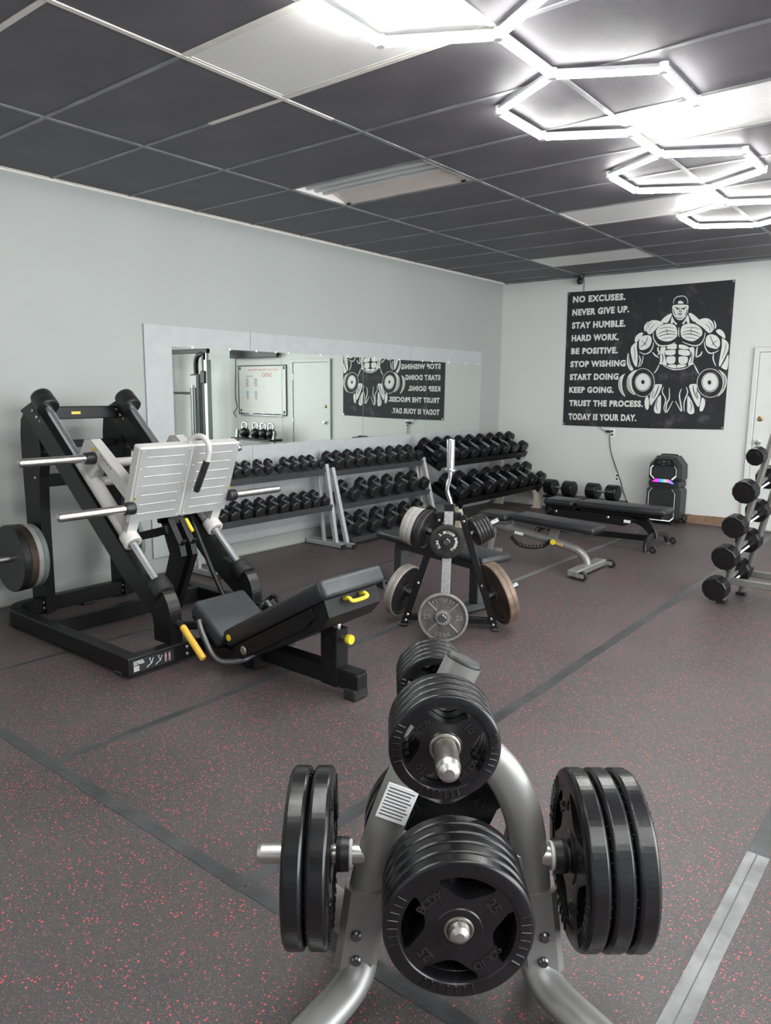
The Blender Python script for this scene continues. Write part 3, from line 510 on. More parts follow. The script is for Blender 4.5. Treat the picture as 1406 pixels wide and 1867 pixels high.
pm = MB(); nx, nz = 24, 10; pv = []
for s_ in (0, 1):
    for j in range(nz+1):
        for i in range(nx+1):
            u, v = i/nx, j/nz
            x = (.958+.016*(1-v))+(2.960+.006*(1-v)-(.958+.016*(1-v)))*u
            z = (1.105+.02*u-.016*math.sin(PI*u)*0.6)+(2.796-.006*u-.008*math.sin(PI*u)-(1.105+.02*u-.016*math.sin(PI*u)*0.6))*v
            pv.append((x, D-.0065+.004*s_, z))
N = (nx+1)*(nz+1); fs = []
for j in range(nz):
    for i in range(nx):
        a = j*(nx+1)+i; q = (a, a+1, a+nx+2, a+nx+1); fs.append(q); fs.append(tuple(N+k for k in q[::-1]))
for i in range(nx): fs.append((i, N+i, N+i+1, i+1)); a = nz*(nx+1)+i; fs.append((a, a+1, N+a+1, N+a))
for j in range(nz): a = j*(nx+1); fs.append((a, a+nx+1, N+a+nx+1, N+a)); a += nx; fs.append((a, N+a, N+a+nx+1, a+nx+1))
pm.add(pv, fs); pm.build('banner_cloth', M_poster, po)
for s, xa, xb, za, zb, h in P_TEXT:
    tm = MB(); k = (zb-za)/(xb-xa)
    text_fit(tm, s, lambda a, b, d: V((a, D-.0070-d, b+za+(a-xa)*k)), xa, xb, 0, h*.98, .05, .0004)
    tm.build('slogan_line', M_white, po)
a = MB()
for q in P_WHITE: flat(a, q, D-.0074)
for wd, q in P_WSTROKE: stroke(a, q, wd, D-.0075)
fg = tag(a.build('printed_figure', M_white, po), kind='stuff')
a = MB()
for wd, q in P_KSTROKE: stroke(a, q, wd, D-.0081)
for q in P_BLACK: flat(a, q, D-.0081)
tag(a.build('ink_lines', M_ink, fg), kind='stuff')
for x, z in ((.975, 2.775), (2.945, 2.775), (.99, 1.125), (2.952, 1.142)):
    MB().lathe([(.006, 0), (.012, .001), (.012, .003), (.006, .003)], (x, D-.0066, z), (0, -1, 0), 12).build('grommet', M_steel, po)
# ================================================================== leg press
lp = thing('leg_press', 'black plate-loaded leg press with white sled, aluminium foot plate and vinyl seat', 'leg press', (.9, .5, 0))
def LP(mb, name, m, parent=None): return mb.build(name, m, parent or lp)
YL, YR, YC = .2, .8, .5
# U-shaped base rail with rounded rear corners
u = [(1.80, -.07, .07)]+[(x, y, .07) for x, y in arc(.53, .10, .17, -90, -180, 6)]+[(x, y, .07) for x, y in arc(.53, .90, .17, 180, 90, 6)]+[(1.80, 1.07, .07)]
LP(MB().sweep(u, rect(.075, .10, .006), (0, 0, 1), True, False), 'base_rail', M_black)
fr = LP(MB().beam((1.835, -.115, .07), (1.835, 1.115, .07), .075, .10, .006, (0, 0, 1)), 'front_rail', M_black)
LP(MB().beam((.92, -.033, .07), (.92, 1.033, .07), .06, .10, .006, (0, 0, 1)), 'cross_rail', M_black)
for x, y in ((1.76, -.07), (1.76, 1.07), (.48, -.055), (.48, 1.055), (.36, .5)):
    LP(MB().box((x, y, .012), (.07, .085, .024), .006), 'rubber_foot', M_rubber)
bolt_me = MB().lathe([(0, .007), (.006, .007), (.011, .004), (.012, 0)], (0, 0, 0), (0, 0, 1), 10).mesh('bolt', M_steel)
def bolt(p, axis, parent, sc=1.0):
    x, y, d = frame_from(axis); o = mobj('bolt', bolt_me, parent)
    R4 = Matrix(((x.x, y.x, d.x, 0), (x.y, y.y, d.y, 0), (x.z, y.z, d.z, 0), (0, 0, 0, 1)))
    o.matrix_local = ROOT[parent.name].inverted() @ Matrix.Translation(p) @ R4 @ Matrix.Scale(sc, 4); return o
for y in (.16, .22, .60, .66, .92):
    for z in (.05, .09): bolt((1.8725, y+.1, z), (1, 0, 0), fr)
dec = LP(MB().bb(1.8726, 1.8732, -.09, .17, .035, .105), 'instruction_decal', M_ink, fr)
t_ = MB(); text_fit(t_, 'LINEAR', lambda a, b, d: V((1.8733+d, a, b)), -.085, -.025, .089, .099, .02, .0004); text_fit(t_, 'LEG PRESS', lambda a, b, d: V((1.8733+d, a, b)), -.085, -.02, .077, .087, .02, .0004)
for r_ in range(4): t_.bb(1.8732, 1.8736, -.085, -.052, .042+r_*.008, .046+r_*.008)
for k in (0, 1):
    y0 = -.005+k*.055
    t_.tube([(1.8735, y0, .045), (1.8735, y0+.012, .055), (1.8735, y0+.03, .062), (1.8735, y0+.042, .09)], .0018, 4); t_.tube([(1.8735, y0+.03, .062), (1.8735, y0+.02, .085)], .0018, 4); t_.ball((1.8735, y0+.02, .09), .004, 6)
t_.build('decal_print', M_white, dec)
t_ = MB()
for y0 in (.115, .14): t_.ball((1.8735, y0, .092), .004, 6); t_.bb(1.8732, 1.8738, y0-.006, y0+.006, .07, .087); t_.bb(1.8732, 1.8738, y0-.005, y0-.001, .045, .07); t_.bb(1.8732, 1.8738, y0+.001, y0+.005, .045, .07)
t_.build('decal_figure', mat('decal_pink', (.45, .30, .27), .6), dec)
# rear uprights, guide beams and curved front legs
up = [(.25, .02), (.43, .02), (.44, .75), (.455, .95), (.50, 1.12), (.49, 1.20), (.40, 1.33), (.30, 1.375), (.255, 1.33), (.235, 1.22), (.235, 1.0), (.24, .7)]
d_, n_ = V((.7606, -.6492)), V((.6492, .7606))
def S(s, o=0.0): return (.55+s*d_.x+o*n_.x, 1.43+s*d_.y+o*n_.y)
beam = [S(-.10, -.055), S(1.40, -.055)]+arc(1.672, .272, .19, 62, 0, 10)+[(1.862, .12), (1.70, .12), (1.70, .20)]+arc(1.60, .21, .10, 5, 42, 5)+[S(1.28, -.20), S(-.10, -.20), S(-.19, -.215)]
for y in (YL, YR):
    a = LP(MB().xz(up, y-.034, y+.034), 'upright', M_black)
    for z in (.05, .09, .5, .95): bolt((.40, y-.035, z), (0, -1, 0), a, .8)
    b = LP(MB().xz(beam, y-.038, y+.038), 'guide_beam', M_blackg)
    for s in (-.06, .0): bolt(V((S(s, -.1)[0], y-.039, S(s, -.1)[1])), (0, -1, 0), b)
    q = S(-.12, -.055); MB().prism([(0, 0), (.026, 0), (.013, .022)], lambda a_, b_, t: V((S(-.05+a_, 0)[0], y-.0385-t, S(0, -.1+b_)[1]-.03)), 0, .0006).build('warning_sticker', M_yellow, b)
    LP(MB().cyl((S(-.02)[0], y, S(-.02)[1]), (S(1.53)[0], y, S(1.53)[1]), .022, 20), 'guide_rod', M_satin)
    for s0, s1, r in ((-.10, .035, .070), (1.50, 1.60, .062)):
        p0, p1 = V((S(s0)[0], y, S(s0)[1])), V((S(s1)[0], y, S(s1)[1])); ax = (p1-p0)
        L_ = ax.length
        c_ = LP(MB().lathe([(0, 0), (r*.75, 0), (r*.95, .012), (r, .03), (r, L_*.55), (r*1.03, L_*.6), (r*1.03, L_*.95), (r*.9, L_), (0, L_)], p0, ax, 24), 'buffer', M_rubber)
        LP(MB().box((p0+p1)/2-V((n_.x, 0, n_.y))*.045, (L_*.95, .085, .07), .008, R=Matrix(((d_.x, 0, n_.x), (0, 1, 0), (d_.y, 0, n_.y)))), 'buffer_bracket', M_black)
tb = LP(MB().box((.40, YC, 1.375), (.07, .53, .085), .005), 'top_bar', M_black)
MB().bb(.4352, .436, .42, .50, 1.36, 1.388).build('badge', M_ink, tb)
t_ = MB(); t_.bb(.4361, .4366, .428, .492, 1.365, 1.383); t_.build('badge_print', M_yellow, tb)
for z in (.92, ): LP(MB().box((.36, YC, z), (.05, .54, .085), .005), 'rear_brace', M_black)
LP(MB().box((.36, YC, 1.16), (.04, .54, .05), .005), 'rear_brace', M_black)
# storage horns on the uprights
for y, s in ((YL, -1), (YR, 1)):
    LP(MB().cyl((.34, y+s*.034, .42), (.34, y+s*.33, .42), .0245, 18), 'storage_horn', M_steel)
# white sled
sl = []
for y in (YL, YR):
    a, b = S(.50), S(1.20)
    LP(MB().tube([(a[0], y, a[1]), (b[0], y, b[1])], .043, 20), 'sled_sleeve', M_offwhite)
    p0, p1 = S(1.12), S(1.215)
    LP(MB().lathe([(.043, 0), (.054, .02), (.056, .085), (.052, .092), (.034, .092), (.034, .06)], (p0[0], y, p0[1]), (p1[0]-p0[0], 0, p1[1]-p0[1]), 24), 'sled_collar', M_offwhite)
    s = -1 if y < .5 else 1
    tri = [S(.46, .0), S(.52, .05), (1.055, 1.235), (1.12, 1.215), (1.20, 1.15), (1.165, 1.06), S(.70, .03), S(.72, 0)]
    LP(MB().xz(tri, y-.035, y+.035), 'sled_bracket', M_offwhite)
    arm = LP(MB().xz([(1.06, 1.235), (1.12, 1.24), (1.53, .965), (1.50, .885), (1.10, 1.165)], y-.033+.0, y+.033), 'sled_arm', M_offwhite)
    if y < .5:
        MB().xz([(1.20, 1.150), (1.205, 1.175), (1.345, 1.08), (1.34, 1.055)], y-.0338, y-.0332).build('name_badge', M_white, arm)
        t_ = MB(); text_fit(t_, 'TECHNOGYM', lambda a_, b_, d: V((1.212+a_*.82-b_*.0, y-.0339-d, 1.150-a_*.57+b_)), 0, .15, 0, .016, .03, .0004); t_.build('badge_lettering', M_ink, arm)
    LP(MB().xz([(1.36, .81), (1.47, .88), (1.50, .79), (1.455, .70)], y-.033, y+.033), 'sled_lug', M_offwhite)
LP(MB().cyl((1.22, YL+.03, 1.10), (1.22, YR-.03, 1.10), .028, 16), 'sled_tube', M_offwhite)
LP(MB().cyl((1.12, YL+.03, .98), (1.12, YR-.03, .98), .03, 16), 'sled_tube', M_offwhite)
for x, z in ((1.16, 1.13), (1.555, .87)):
    for y0, s in ((.16, -1), (.84, 1)):
        pg = LP(MB().lathe([(.0245, .05), (.0245, .43), (.020, .445), (.008, .452), (0, .453)], (x, y0, z), (0, s, 0), 20), 'weight_peg', M_steel)
        MB().lathe([(0, 0), (.036, 0), (.038, .012), (.036, .055), (.0245, .055)], (x, y0, z), (0, s, 0), 20).build('collar', M_rubber, pg)
        MB().bb(x-.012, x+.03, y0-s*.0+(-.001 if s < 0 else 0), y0+(.0 if s < 0 else .001), z+.045, z+.062).build('capacity_sticker', M_yellow, pg)
# foot plate
e1 = V((.17, .44)).normalized(); e2 = V((e1.y, -e1.x))     # up the plate / out of its face
def FP(a, y, o): return V((1.505+e1.x*a+e2.x*o, y, .775+e1.y*a+e2.y*o))
Rf = Matrix(((e2.x, 0, e1.x), (0, 1, 0), (e2.y, 0, e1.y)))
fpt = LP(MB().box(FP(.236, .5, -.035), (.066, .71, .475), .008, R=Rf), 'foot_plate', M_offwhite)
riv = MB().lathe([(0, .003), (.004, .0025), (.006, 0)], (0, 0, 0), (0, 0, 1), 8).mesh('rivet', M_alpl)
for y0, y1 in ((.153, .492), (.508, .847)):
    pl = MB().box(FP(.236, (y0+y1)/2, .0005), (.005, y1-y0, .465), .001, R=Rf).build('tread_plate', M_alpl, fpt)
    for k in range(7):
        MB().box(FP(.055+.06*k, (y0+y1)/2, .0030), (.004, (y1-y0)*.74, .006), .0018, R=Rf).build('tread_rib', M_alpl, fpt)
    for k in range(5):
        for y in (y0+.016, y1-.016):
            o = mobj('rivet', riv, fpt); p = FP(.018+.108*k, y, .003)
            X, Y_, Z = frame_from((e2.x, 0, e2.y)); o.matrix_local = ROOT['leg_press'].inverted() @ Matrix.Translation(p) @ Matrix(((X.x, Y_.x, Z.x, 0), (X.y, Y_.y, Z.y, 0), (X.z, Y_.z, Z.z, 0), (0, 0, 0, 1)))
# hook handle over the plate
hk = smooth_path([FP(.46, .50, -.035), FP(.50, .505, -.03), FP(.535, .515, .01), FP(.535, .53, .055), FP(.50, .54, .085), FP(.44, .545, .092), FP(.37, .54, .088)], 6)
hh = LP(MB().tube(hk, .017, 14), 'hook_handle', M_offwhite)
MB().tube([FP(.41, .5425, .09), FP(.40, .542, .09), FP(.22, .525, .078), FP(.205, .524, .077)], .0205, 14, scales=[.95, 1, 1, .85]).build('grip', M_rubber, hh)
# lock mechanism under the plate
for y in (.445, .525):
    LP(MB().xz([(1.40, .80), (1.47, .80), (1.60, .62), (1.62, .55), (1.42, .14), (1.34, .14), (1.50, .55), (1.47, .62)], y-.02, y+.02), 'lock_arm', M_black)
    LP(MB().box((1.585, y, .60), (.012, .03, .13), .003, R=Matrix.Rotation(.75, 3, 'Y')), 'lock_pad', M_blackg)
LP(MB().box((1.44, .485, .77), (.12, .12, .09), .006), 'lock_housing', M_black)
LP(MB().box((1.535, .55, .715), (.022, .022, .10), .006, R=Matrix.Rotation(-.75, 3, 'Y')), 'lock_lever', M_yellow)
LP(MB().beam((1.20, .42, .62), (1.50, .42, .70), .03, .05, .004), 'lock_rail', M_black)
LP(MB().tube(smooth_path([(1.36, .66, .80), (1.55, .66, .50), (1.66, .66, .34), (1.74, .66, .22), (1.80, .62, .15), (1.84, .6, .10)], 5), .015, 10), 'release_tube', M_black)
# seat unit
LP(MB().beam((1.87, YC, .095), (2.97, YC, .095), .085, .10, .006), 'spine_beam', M_black)
LP(MB().bb(2.16, 2.29, .40, .60, .012, .20, .006), 'pivot_block', M_black)
LP(MB().xz([(1.94, .12), (2.3, .12), (2.34, .24), (2.05, .17), (1.90, .27), (1.86, .24)], .42, .58), 'seat_bracket', M_black)
def rot_xz(px, pz, ang): return Matrix.Translation((px, 0, pz)) @ Matrix.Rotation(ang, 4, 'Y')
A_s = math.radians(33)
st = LP(MB().rbox((.30, .37, .10), .028, 4, Matrix.Translation((1.972, YC, .228)) @ Matrix.Rotation(A_s, 4, 'Y')), 'seat_cushion', M_vinylgrey)
MB().rbox((.27, .33, .03), .008, 2, Matrix.Translation((1.938, YC, .175)) @ Matrix.Rotation(A_s, 4, 'Y')).build('seat_board', M_black, st)
A_b = math.radians(-29.5); ca, sa = math.cos(-A_b), math.sin(-A_b)
def BK(a, y, o): return V((2.165+ca*a-sa*o, y, .235+sa*a+ca*o))
Rb = Matrix.Rotation(A_b, 4, 'Y')
bk = LP(MB().rbox((.84, .46, .095), .026, 4, Matrix.Translation(BK(.42, YC, -.045)) @ Rb), 'back_cushion', M_leather)
MB().rbox((.05, .445, .088), .020, 4, Matrix.Translation(BK(.832, YC, -.046)) @ Rb).build('worn_lit_end', M_vinylgrey, bk)  # paler vinyl carries both wear and the light on this end face
for y in (.272, .728): MB().cyl(BK(.05, y, -.045), BK(.05, y+(-.004 if y < .5 else .004), -.045), .018, 16).build('badge', M_yellow, bk)
tray = LP(MB().prism([(.02, -.095), (.80, -.095), (.79, -.180), (.70, -.215), (.25, -.20), (.06, -.17)], lambda a, b, t: BK(a, t, b), .305, .695), 'back_frame', M_black)
for y, s in ((.305, -1), (.695, 1)):
    MB().lathe([(0, .016), (.018, .016), (.028, .010), (.030, 0)], BK(.10, y, -.14), (0, s, 0), 20).build('pivot_cap', M_steel, tray)
    MB().prism([(.03, -.10), (.70, -.10), (.70, -.15), (.62, -.175), (.05, -.175)], lambda a, b, t: BK(a, t, b), y+s*.001, y+s*.012).build('side_plate', M_black, tray)
h_ = smooth_path([BK(.792, .44, -.112), BK(.83, .44, -.120), BK(.842, .45, -.142), BK(.842, .55, -.142), BK(.83, .56, -.120), BK(.792, .56, -.112)], 4)
MB().tube(h_, .010, 10).build('carry_handle', M_yellow, tray)
LP(MB().xz([(2.78, .26), (2.82, .26), (2.83, .36), (2.80, .47), (2.74, .55), (2.70, .54), (2.76, .44), (2.79, .36)], .49, .51), 'adjuster_arc', M_alu)
ps = LP(MB().bb(2.735, 2.85, .455, .545, .04, .345, .005), 'rear_post', M_black)
LP(MB().cyl((2.79, .4545, .285), (2.79, .450, .285), .022, 16), 'post_cap', M_blackg)
LP(MB().cyl((2.79, .4545, .165), (2.79, .449, .165), .012, 12), 'post_cap', M_blackg)
kn = MB().cyl((2.85, .5, .30), (2.885, .5, .30), .014, 12).build('plunger', M_steel, ps)
MB().lathe([(.012, 0), (.024, .006), (.026, .02), (.024, .034), (0, .036)], (2.878, .5, .30), (1, 0, 0), 18).build('knob', M_yellow, ps)
LP(MB().bb(2.85, 2.985, .46, .54, .055, .135, .005), 'rear_foot', M_black)
LP(MB().bb(2.90, 2.98, .445, .555, .002, .06, .008), 'rubber_foot', M_rubber)
# side handles
for y, s in ((.15, 1), (.85, -1)):
    pth = smooth_path([(1.90, y+s*.16, .20), (1.91, y+s*.03, .235), (1.955, y, .275), (2.005, y, .25)], 6)
    hd = LP(MB().tube(pth, .015, 12), 'hand_bar', M_blackg)
    MB().tube([(1.99, y, .262), (2.0, y, .254), (2.155, y, .128), (2.165, y, .120)], .019, 14, scales=[.9, 1, 1, .9]).build('grip', M_yellow2 if s > 0 else M_rubber, hd)
    LP(MB().tube(smooth_path([(2.00, y+s*.10, .275), (2.05, y+s*.085, .215), (2.15, y+s*.075, .115), (2.22, y+s*.10, .085), (2.30, y+s*.17, .10), (2.30, y+s*.26, .12)], 6), .016, 12), 'side_tube', M_tubeg)
    LP(MB().cyl((1.88, y+s*.08, .235), (2.0, y+s*.14, .255), .013, 12), 'link_rod', M_blackg)
# plates stored on the leg press
def iron_plate_mb(R, t, rim=.13):
    return MB().lathe([(.0255, -t/2), (.045, -t/2), (.05, -t*.32), (R*(1-rim)-.006, -t*.32), (R*(1-rim), -t/2), (R-.004, -t/2), (R, -t/2+.005), (R, t/2-.005), (R-.004, t/2), (R*(1-rim), t/2), (R*(1-rim)-.006, t*.32), (.05, t*.32), (.045, t/2), (.0255, t/2), (.0255, -t/2)], (0, 0, 0), (0, 0, 1), 56)
def smooth_plate_mb(R, t):
    return MB().lathe([(.0255, -t/2), (R-.005, -t/2), (R, -t/2+.006), (R, t/2-.006), (R-.005, t/2), (.0255, t/2), (.0255, -t/2)], (0, 0, 0), (0, 0, 1), 56)
def place(p, axis, up=(0, 0, 1), roll=0.0):
    x, y, d = frame_from(axis, up)
    return Matrix.Translation(p) @ Matrix(((x.x, y.x, d.x, 0), (x.y, y.y, d.y, 0), (x.z, y.z, d.z, 0), (0, 0, 0, 1))) @ Matrix.Rotation(math.radians(roll), 4, 'Z')
def plate(mb, m, label, M, group=None, name='weight_plate'):
    o = bpy.data.objects.new(name, mb.mesh(name, m)); COL.objects.link(o); o.matrix_world = M; ROOT[o.name] = M
    return tag(o, label, 'weight plate', group)
yy = .155
for t, R, m, kind, lab in ((.036, .215, M_greenir, 's', 'green-grey plate closest to the leg press upright'), (.036, .217, M_iron2, 'i', 'pale grey plate, third in the leg press storage stack'),
                           (.046, .222, M_rust, 'i', 'rusty brown plate behind the black one on leg press storage'), (.05, .225, M_rubber, 's', 'matte black outermost plate on the leg press storage horn')):
    plate((smooth_plate_mb if kind == 's' else iron_plate_mb)(R, t), m, lab, place((.34, yy-t/2, .42-.0008), (0, -1, 0)), 'plates stored on the leg press'); yy -= t+.0015
plate(iron_plate_mb(.215, .036), M_greenir, 'green-grey plate on the far upright of the leg press', place((.34, .86, .42-.0008), (0, 1, 0)), 'plates stored on the leg press')
# ================================================================== rubber grip plate
def grip_plate_mb(R, t, n=96):
    h = t/2; mb = MB(); op = [0, 90, 180, 270]; hw = 31.0
    def ring(deg):
        s = None
        for c in op:
            d = (deg-c+180) % 360-180
            if abs(d) <= hw+1e-6: s = d/hw
        ri = .70 if s is None else .45+.25*abs(s)**2.2
        inner = s is not None
        rr = [(.034/R, h), (.30, h*.98), (.315, h*.84), (ri, h*.84), (.755, h*.84), (.785, h*.86), (.80, h), (.955, h), (.985, h*.86), (1.0, h*.62)]
        return rr, inner
    data = [ring(360*i/n) for i in range(n)]; K = len(data[0][0])
    def P(i, k, sg):
        i %= n; a = 2*PI*i/n; r, z = data[i][0][k]; return V((r*R*math.cos(a), r*R*math.sin(a), z*sg))
    hole = [data[i][1] and data[(i+1) % n][1] and not (abs((360*(i+.5)/n) % 90-45) < 45-hw) for i in range(n)]
    for sg in (1, -1):
        vs = [P(i, k, sg) for i in range(n) for k in range(K)]; fs = []; fsm = []
        for i in range(n):
            j = (i+1) % n
            for k in range(K-1):
                if k == 3 and hole[i]: continue
                (fsm if k >= 6 else fs).append((i*K+k, i*K+k+1, j*K+k+1, j*K+k))
        mb.add(vs, fs); mb.add(vs, fsm, True)
    for i in range(n):
        for k in (0, K-1): mb.add([P(i, k, 1), P(i+1, k, 1), P(i+1, k, -1), P(i, k, -1)], [(0, 1, 2, 3)], True)
        if hole[i]:
            for k in (3, 4): mb.add([P(i, k, 1), P(i+1, k, 1), P(i+1, k, -1), P(i, k, -1)], [(0, 1, 2, 3)])
            if not hole[i-1]: mb.add([P(i, 3, 1), P(i, 4, 1), P(i, 4, -1), P(i, 3, -1)], [(0, 1, 2, 3)])
            if not hole[(i+1) % n]: mb.add([P(i+1, 3, 1), P(i+1, 4, 1), P(i+1, 4, -1), P(i+1, 3, -1)], [(0, 1, 2, 3)])
    # grip ribs across the rim at left, right and bottom, raised lip at the arms
    for c in (0, 180, 270):
        for q in range(-3, 4):
            a = math.radians(c+q*7.5)
            for sg in (1, -1):
                mb.box((R*.875*math.cos(a), R*.875*math.sin(a), sg*(h+.0008)), (R*.14, .0045, .0045), .0012, a)
    return mb
def grip_plate(R, t, M, label, num=None, group=None, face=1):
    th = bpy.data.objects.new('grip_plate', None); COL.objects.link(th); th.matrix_world = M; ROOT[th.name] = M; th.empty_display_size = .05
    tag(th, label, 'weight plate', group)
    key = (R, t)
    if key not in GP:
        GP[key] = (grip_plate_mb(R, t).mesh('rubber_disc', M_urethane), MB().lathe([(.0265, -t/2-.0005), (.0305, -t/2-.0005), (.0335, -t/2+.001), (.0335, t/2-.001), (.0305, t/2+.0005), (.0265, t/2+.0005), (.0265, -t/2-.0005)], (0, 0, 0), (0, 0, 1), 32).mesh('steel_insert', M_insert))
    mobj('rubber_disc', GP[key][0], th); mobj('steel_insert', GP[key][1], th)
    if num:
        key2 = (R, t, num)
        if key2 not in GP:
            z = t/2*.84; a_ = (V((0, 0, z)), V((1, 0, 0)), V((0, 1, 0)), V((0, 0, 1)))
            tm = [arc_text(MB(), w_, *a_, R*rr, am, sp, R*hh, False, .012, .003).mesh('raised_word', M_letter) for w_, rr, am, sp, hh in (('BODY', .58, 143, 40, .125), (num, .57, 48, 20, .15), ('SOLID', .58, -37, 44, .115), (num, .57, -132, 20, .15))]
            GP[key2] = tm
        for me in GP[key2]: mobj('raised_word', me, th)
    return th
GP = {}
# ================================================================== silver plate tree in the foreground
T1 = Matrix.Translation((4.35, -.755, 0)) @ Matrix.Rotation(.6763, 4, 'Z')
t1 = thing('plate_tree', 'silver bent-tube plate tree in the foreground loaded with black grip plates', 'plate tree', mat4=T1)
def B1(mb, name, m, parent=None): return mb.build(name, m, parent or t1, world=False)
UPW = (0, 1, 0)
ovl = circ(.047, 20, .029)
p = smooth_path([(-.242, 0, .10), (-.225, 0, .22), (-.188, 0, .40), (-.128, 0, .58), (-.052, 0, .75), (.018, 0, .905)], 6)
lg = B1(MB().sweep(p, ovl, UPW), 'main_leg', M_silver)
e = p[-1]; dd = (p[-1]-p[-2]).normalized()
B1(MB().sweep([e, e+dd*.006, e+dd*.010], circ(.046, 20, .028), UPW, scales=[1, 1, .85]), 'end_cap', M_rubber, lg)
p = smooth_path([(.226, 0, .10), (.216, 0, .22), (.196, 0, .40), (.172, 0, .52), (.120, 0, .625), (.04, 0, .70), (-.05, 0, .755)], 6)
B1(MB().sweep(p, ovl, UPW), 'side_leg', M_silver)
for s in (-1, 1):
    x = s*.233
    slv = B1(MB().sweep([(x+s*.008, 0, .085), (x-s*.022, 0, .31)], rect(.108, .066, .016), UPW, True, False), 'leg_sleeve', M_silver)
    for z in (.125, .195): B1(MB().lathe([(0, .010), (.010, .010), (.014, .006), (.015, 0)], (x+.004*s, -.033, z), (0, -1, 0), 14), 'bolt', M_darkst, slv)
    B1(MB().sweep(smooth_path([(x, 0, .13), (x-s*.002, -.015, .09), (x+s*.03, -.06, .056), (x+s*.105, -.15, .036), (x+s*.20, -.29, .032)], 6), circ(.045, 18, .030), (0, 1, 0)), 'front_foot', M_silver)
    B1(MB().sweep(smooth_path([(x, .0, .21), (x+s*.004, .08, .155), (x+s*.05, .20, .085), (x+s*.12, .34, .040)], 6), circ(.046, 18, .036), (1, 0, 0)), 'rear_foot', M_silver)
    for q in ((x+s*.19, -.28), (x+s*.105, .332)): B1(MB().box((q[0], q[1], .012), (.075, .075, .022), .008), 'foot_pad', M_rubber)
    hn = B1(MB().lathe([(.024, 0), (.024, .275), (.020, .285), (.009, .291), (0, .292)], (s*.20, 0, .397), (s, 0, 0), 20), 'side_horn', M_steel)
    B1(MB().lathe([(.024, 0), (.034, 0), (.036, .004), (.034, .008), (.024, .008)], (s*.248, 0, .397), (s, 0, 0), 20), 'washer', M_whitepl, hn)
    B1(MB().lathe([(.024, 0), (.040, 0), (.042, .02), (.040, .032), (.024, .032)], (s*.256, 0, .397), (s, 0, 0), 24), 'bumper', M_rubber, hn)
B1(MB().beam((-.2, 0, .39), (.2, 0, .39), .05, .05, .006), 'cross_tube', M_silver)
B1(MB().lathe([(.0245, 0), (.0245, .272), (.021, .284), (.011, .291), (0, .292)], (-.004, .02, .385), (0, -1, 0), 20), 'front_horn', M_steel)
B1(MB().lathe([(.025, 0), (.025, .335), (.021, .35), (.011, .358), (0, .359)], (-.044, .0, .812), V((0, -1, .0)), 20), 'front_horn', M_steel)
B1(MB().lathe([(.024, 0), (.024, .27), (.02, .28), (0, .284)], (0, -.0, .385), (0, 1, 0), 18), 'rear_horn', M_steel)
B1(MB().lathe([(.024, 0), (.024, .27), (.02, .28), (0, .284)], (-.046, .0, .80), (0, 1, .06), 18), 'rear_horn', M_steel)
# instruction label on the leg
lb = B1(MB().box((-.138, -.0315, .553), (.078, .003, .095), .0008, R=Matrix.Rotation(.36, 3, 'Y')), 'instruction_label', M_whitepl, lg)
t_ = MB()
for k in range(9):
    t_.box(V((-.138, -.0333, .553))+Matrix.Rotation(.36, 3, 'Y') @ V((-.004 if k % 3 else 0, 0, .036-k*.009)), (.060 if k % 3 else .066, .0006, .0028), 0, R=Matrix.Rotation(.36, 3, 'Y'))
B1(t_, 'label_print', M_dkgrey, lb)
def W1(q): return T1 @ V(q)
ax_f = T1.to_3x3() @ V((0, -1, 0)); ax_l = T1.to_3x3() @ V((1, 0, 0))
g_ = 'black grip plates on the silver tree'
y = -.07
for k in range(5):
    lab = 'large black grip plate marked 25 facing the camera' if k == 4 else 'black grip plate, %s behind the front 25 plate' % ORD[3-k]
    grip_plate(.168, .034, place(W1((-.004, y-.017, .385-.0008)), ax_f, roll=-9), lab, '25' if k == 4 else None, g_); y -= .036
y = -.125
for k in range(4):
    lab = 'small black grip plate marked 10 on the upper front horn' if k == 3 else 'small black grip plate, %s behind the front 10 plate' % ORD[2-k]
    grip_plate(.118, .030, place(W1((-.044, y-.015, .812-.0008)), ax_f, roll=-6), lab, '10' if k == 3 else None, g_); y -= .032
for k in range(2):
    grip_plate(.222, .048, place(W1((0, .105+.05*k, .385-.0008)), ax_f, roll=4), ['large black 45 plate behind the tree legs, nearer the legs', 'rearmost large black plate behind the tree legs'][k], '45' if k == 0 else None, g_)
for k in range(5):
    grip_plate(.094, .024, place(W1((-.046, .075+.0255*k, .8035+.0015*k)), T1.to_3x3() @ V((0, -1, -.06)), roll=12*k), 'small black plate, %s from the camera on the upper rear horn' % ORD[k], '5' if k == 0 else None, g_)
for k in range(2):
    grip_plate(.212, .050, place(W1((-.322-.056*k, 0, .397-.0008)), ax_l, roll=[20, 60][k]), ['black grip plate on the left side horn, touching the bumper', 'outer black grip plate on the left side horn'][k], '35' if k == 0 else None, g_)
for k in range(3):
    grip_plate(.212, .050, place(W1((.318+.056*k, 0, .397-.0008)), -ax_l, roll=[-20, 30, 70][k]), ['innermost of three black grip plates on the right side horn', 'middle of three black grip plates on the right side horn', 'outermost of three black grip plates on the right side horn'][k], '35' if k == 0 else None, g_)
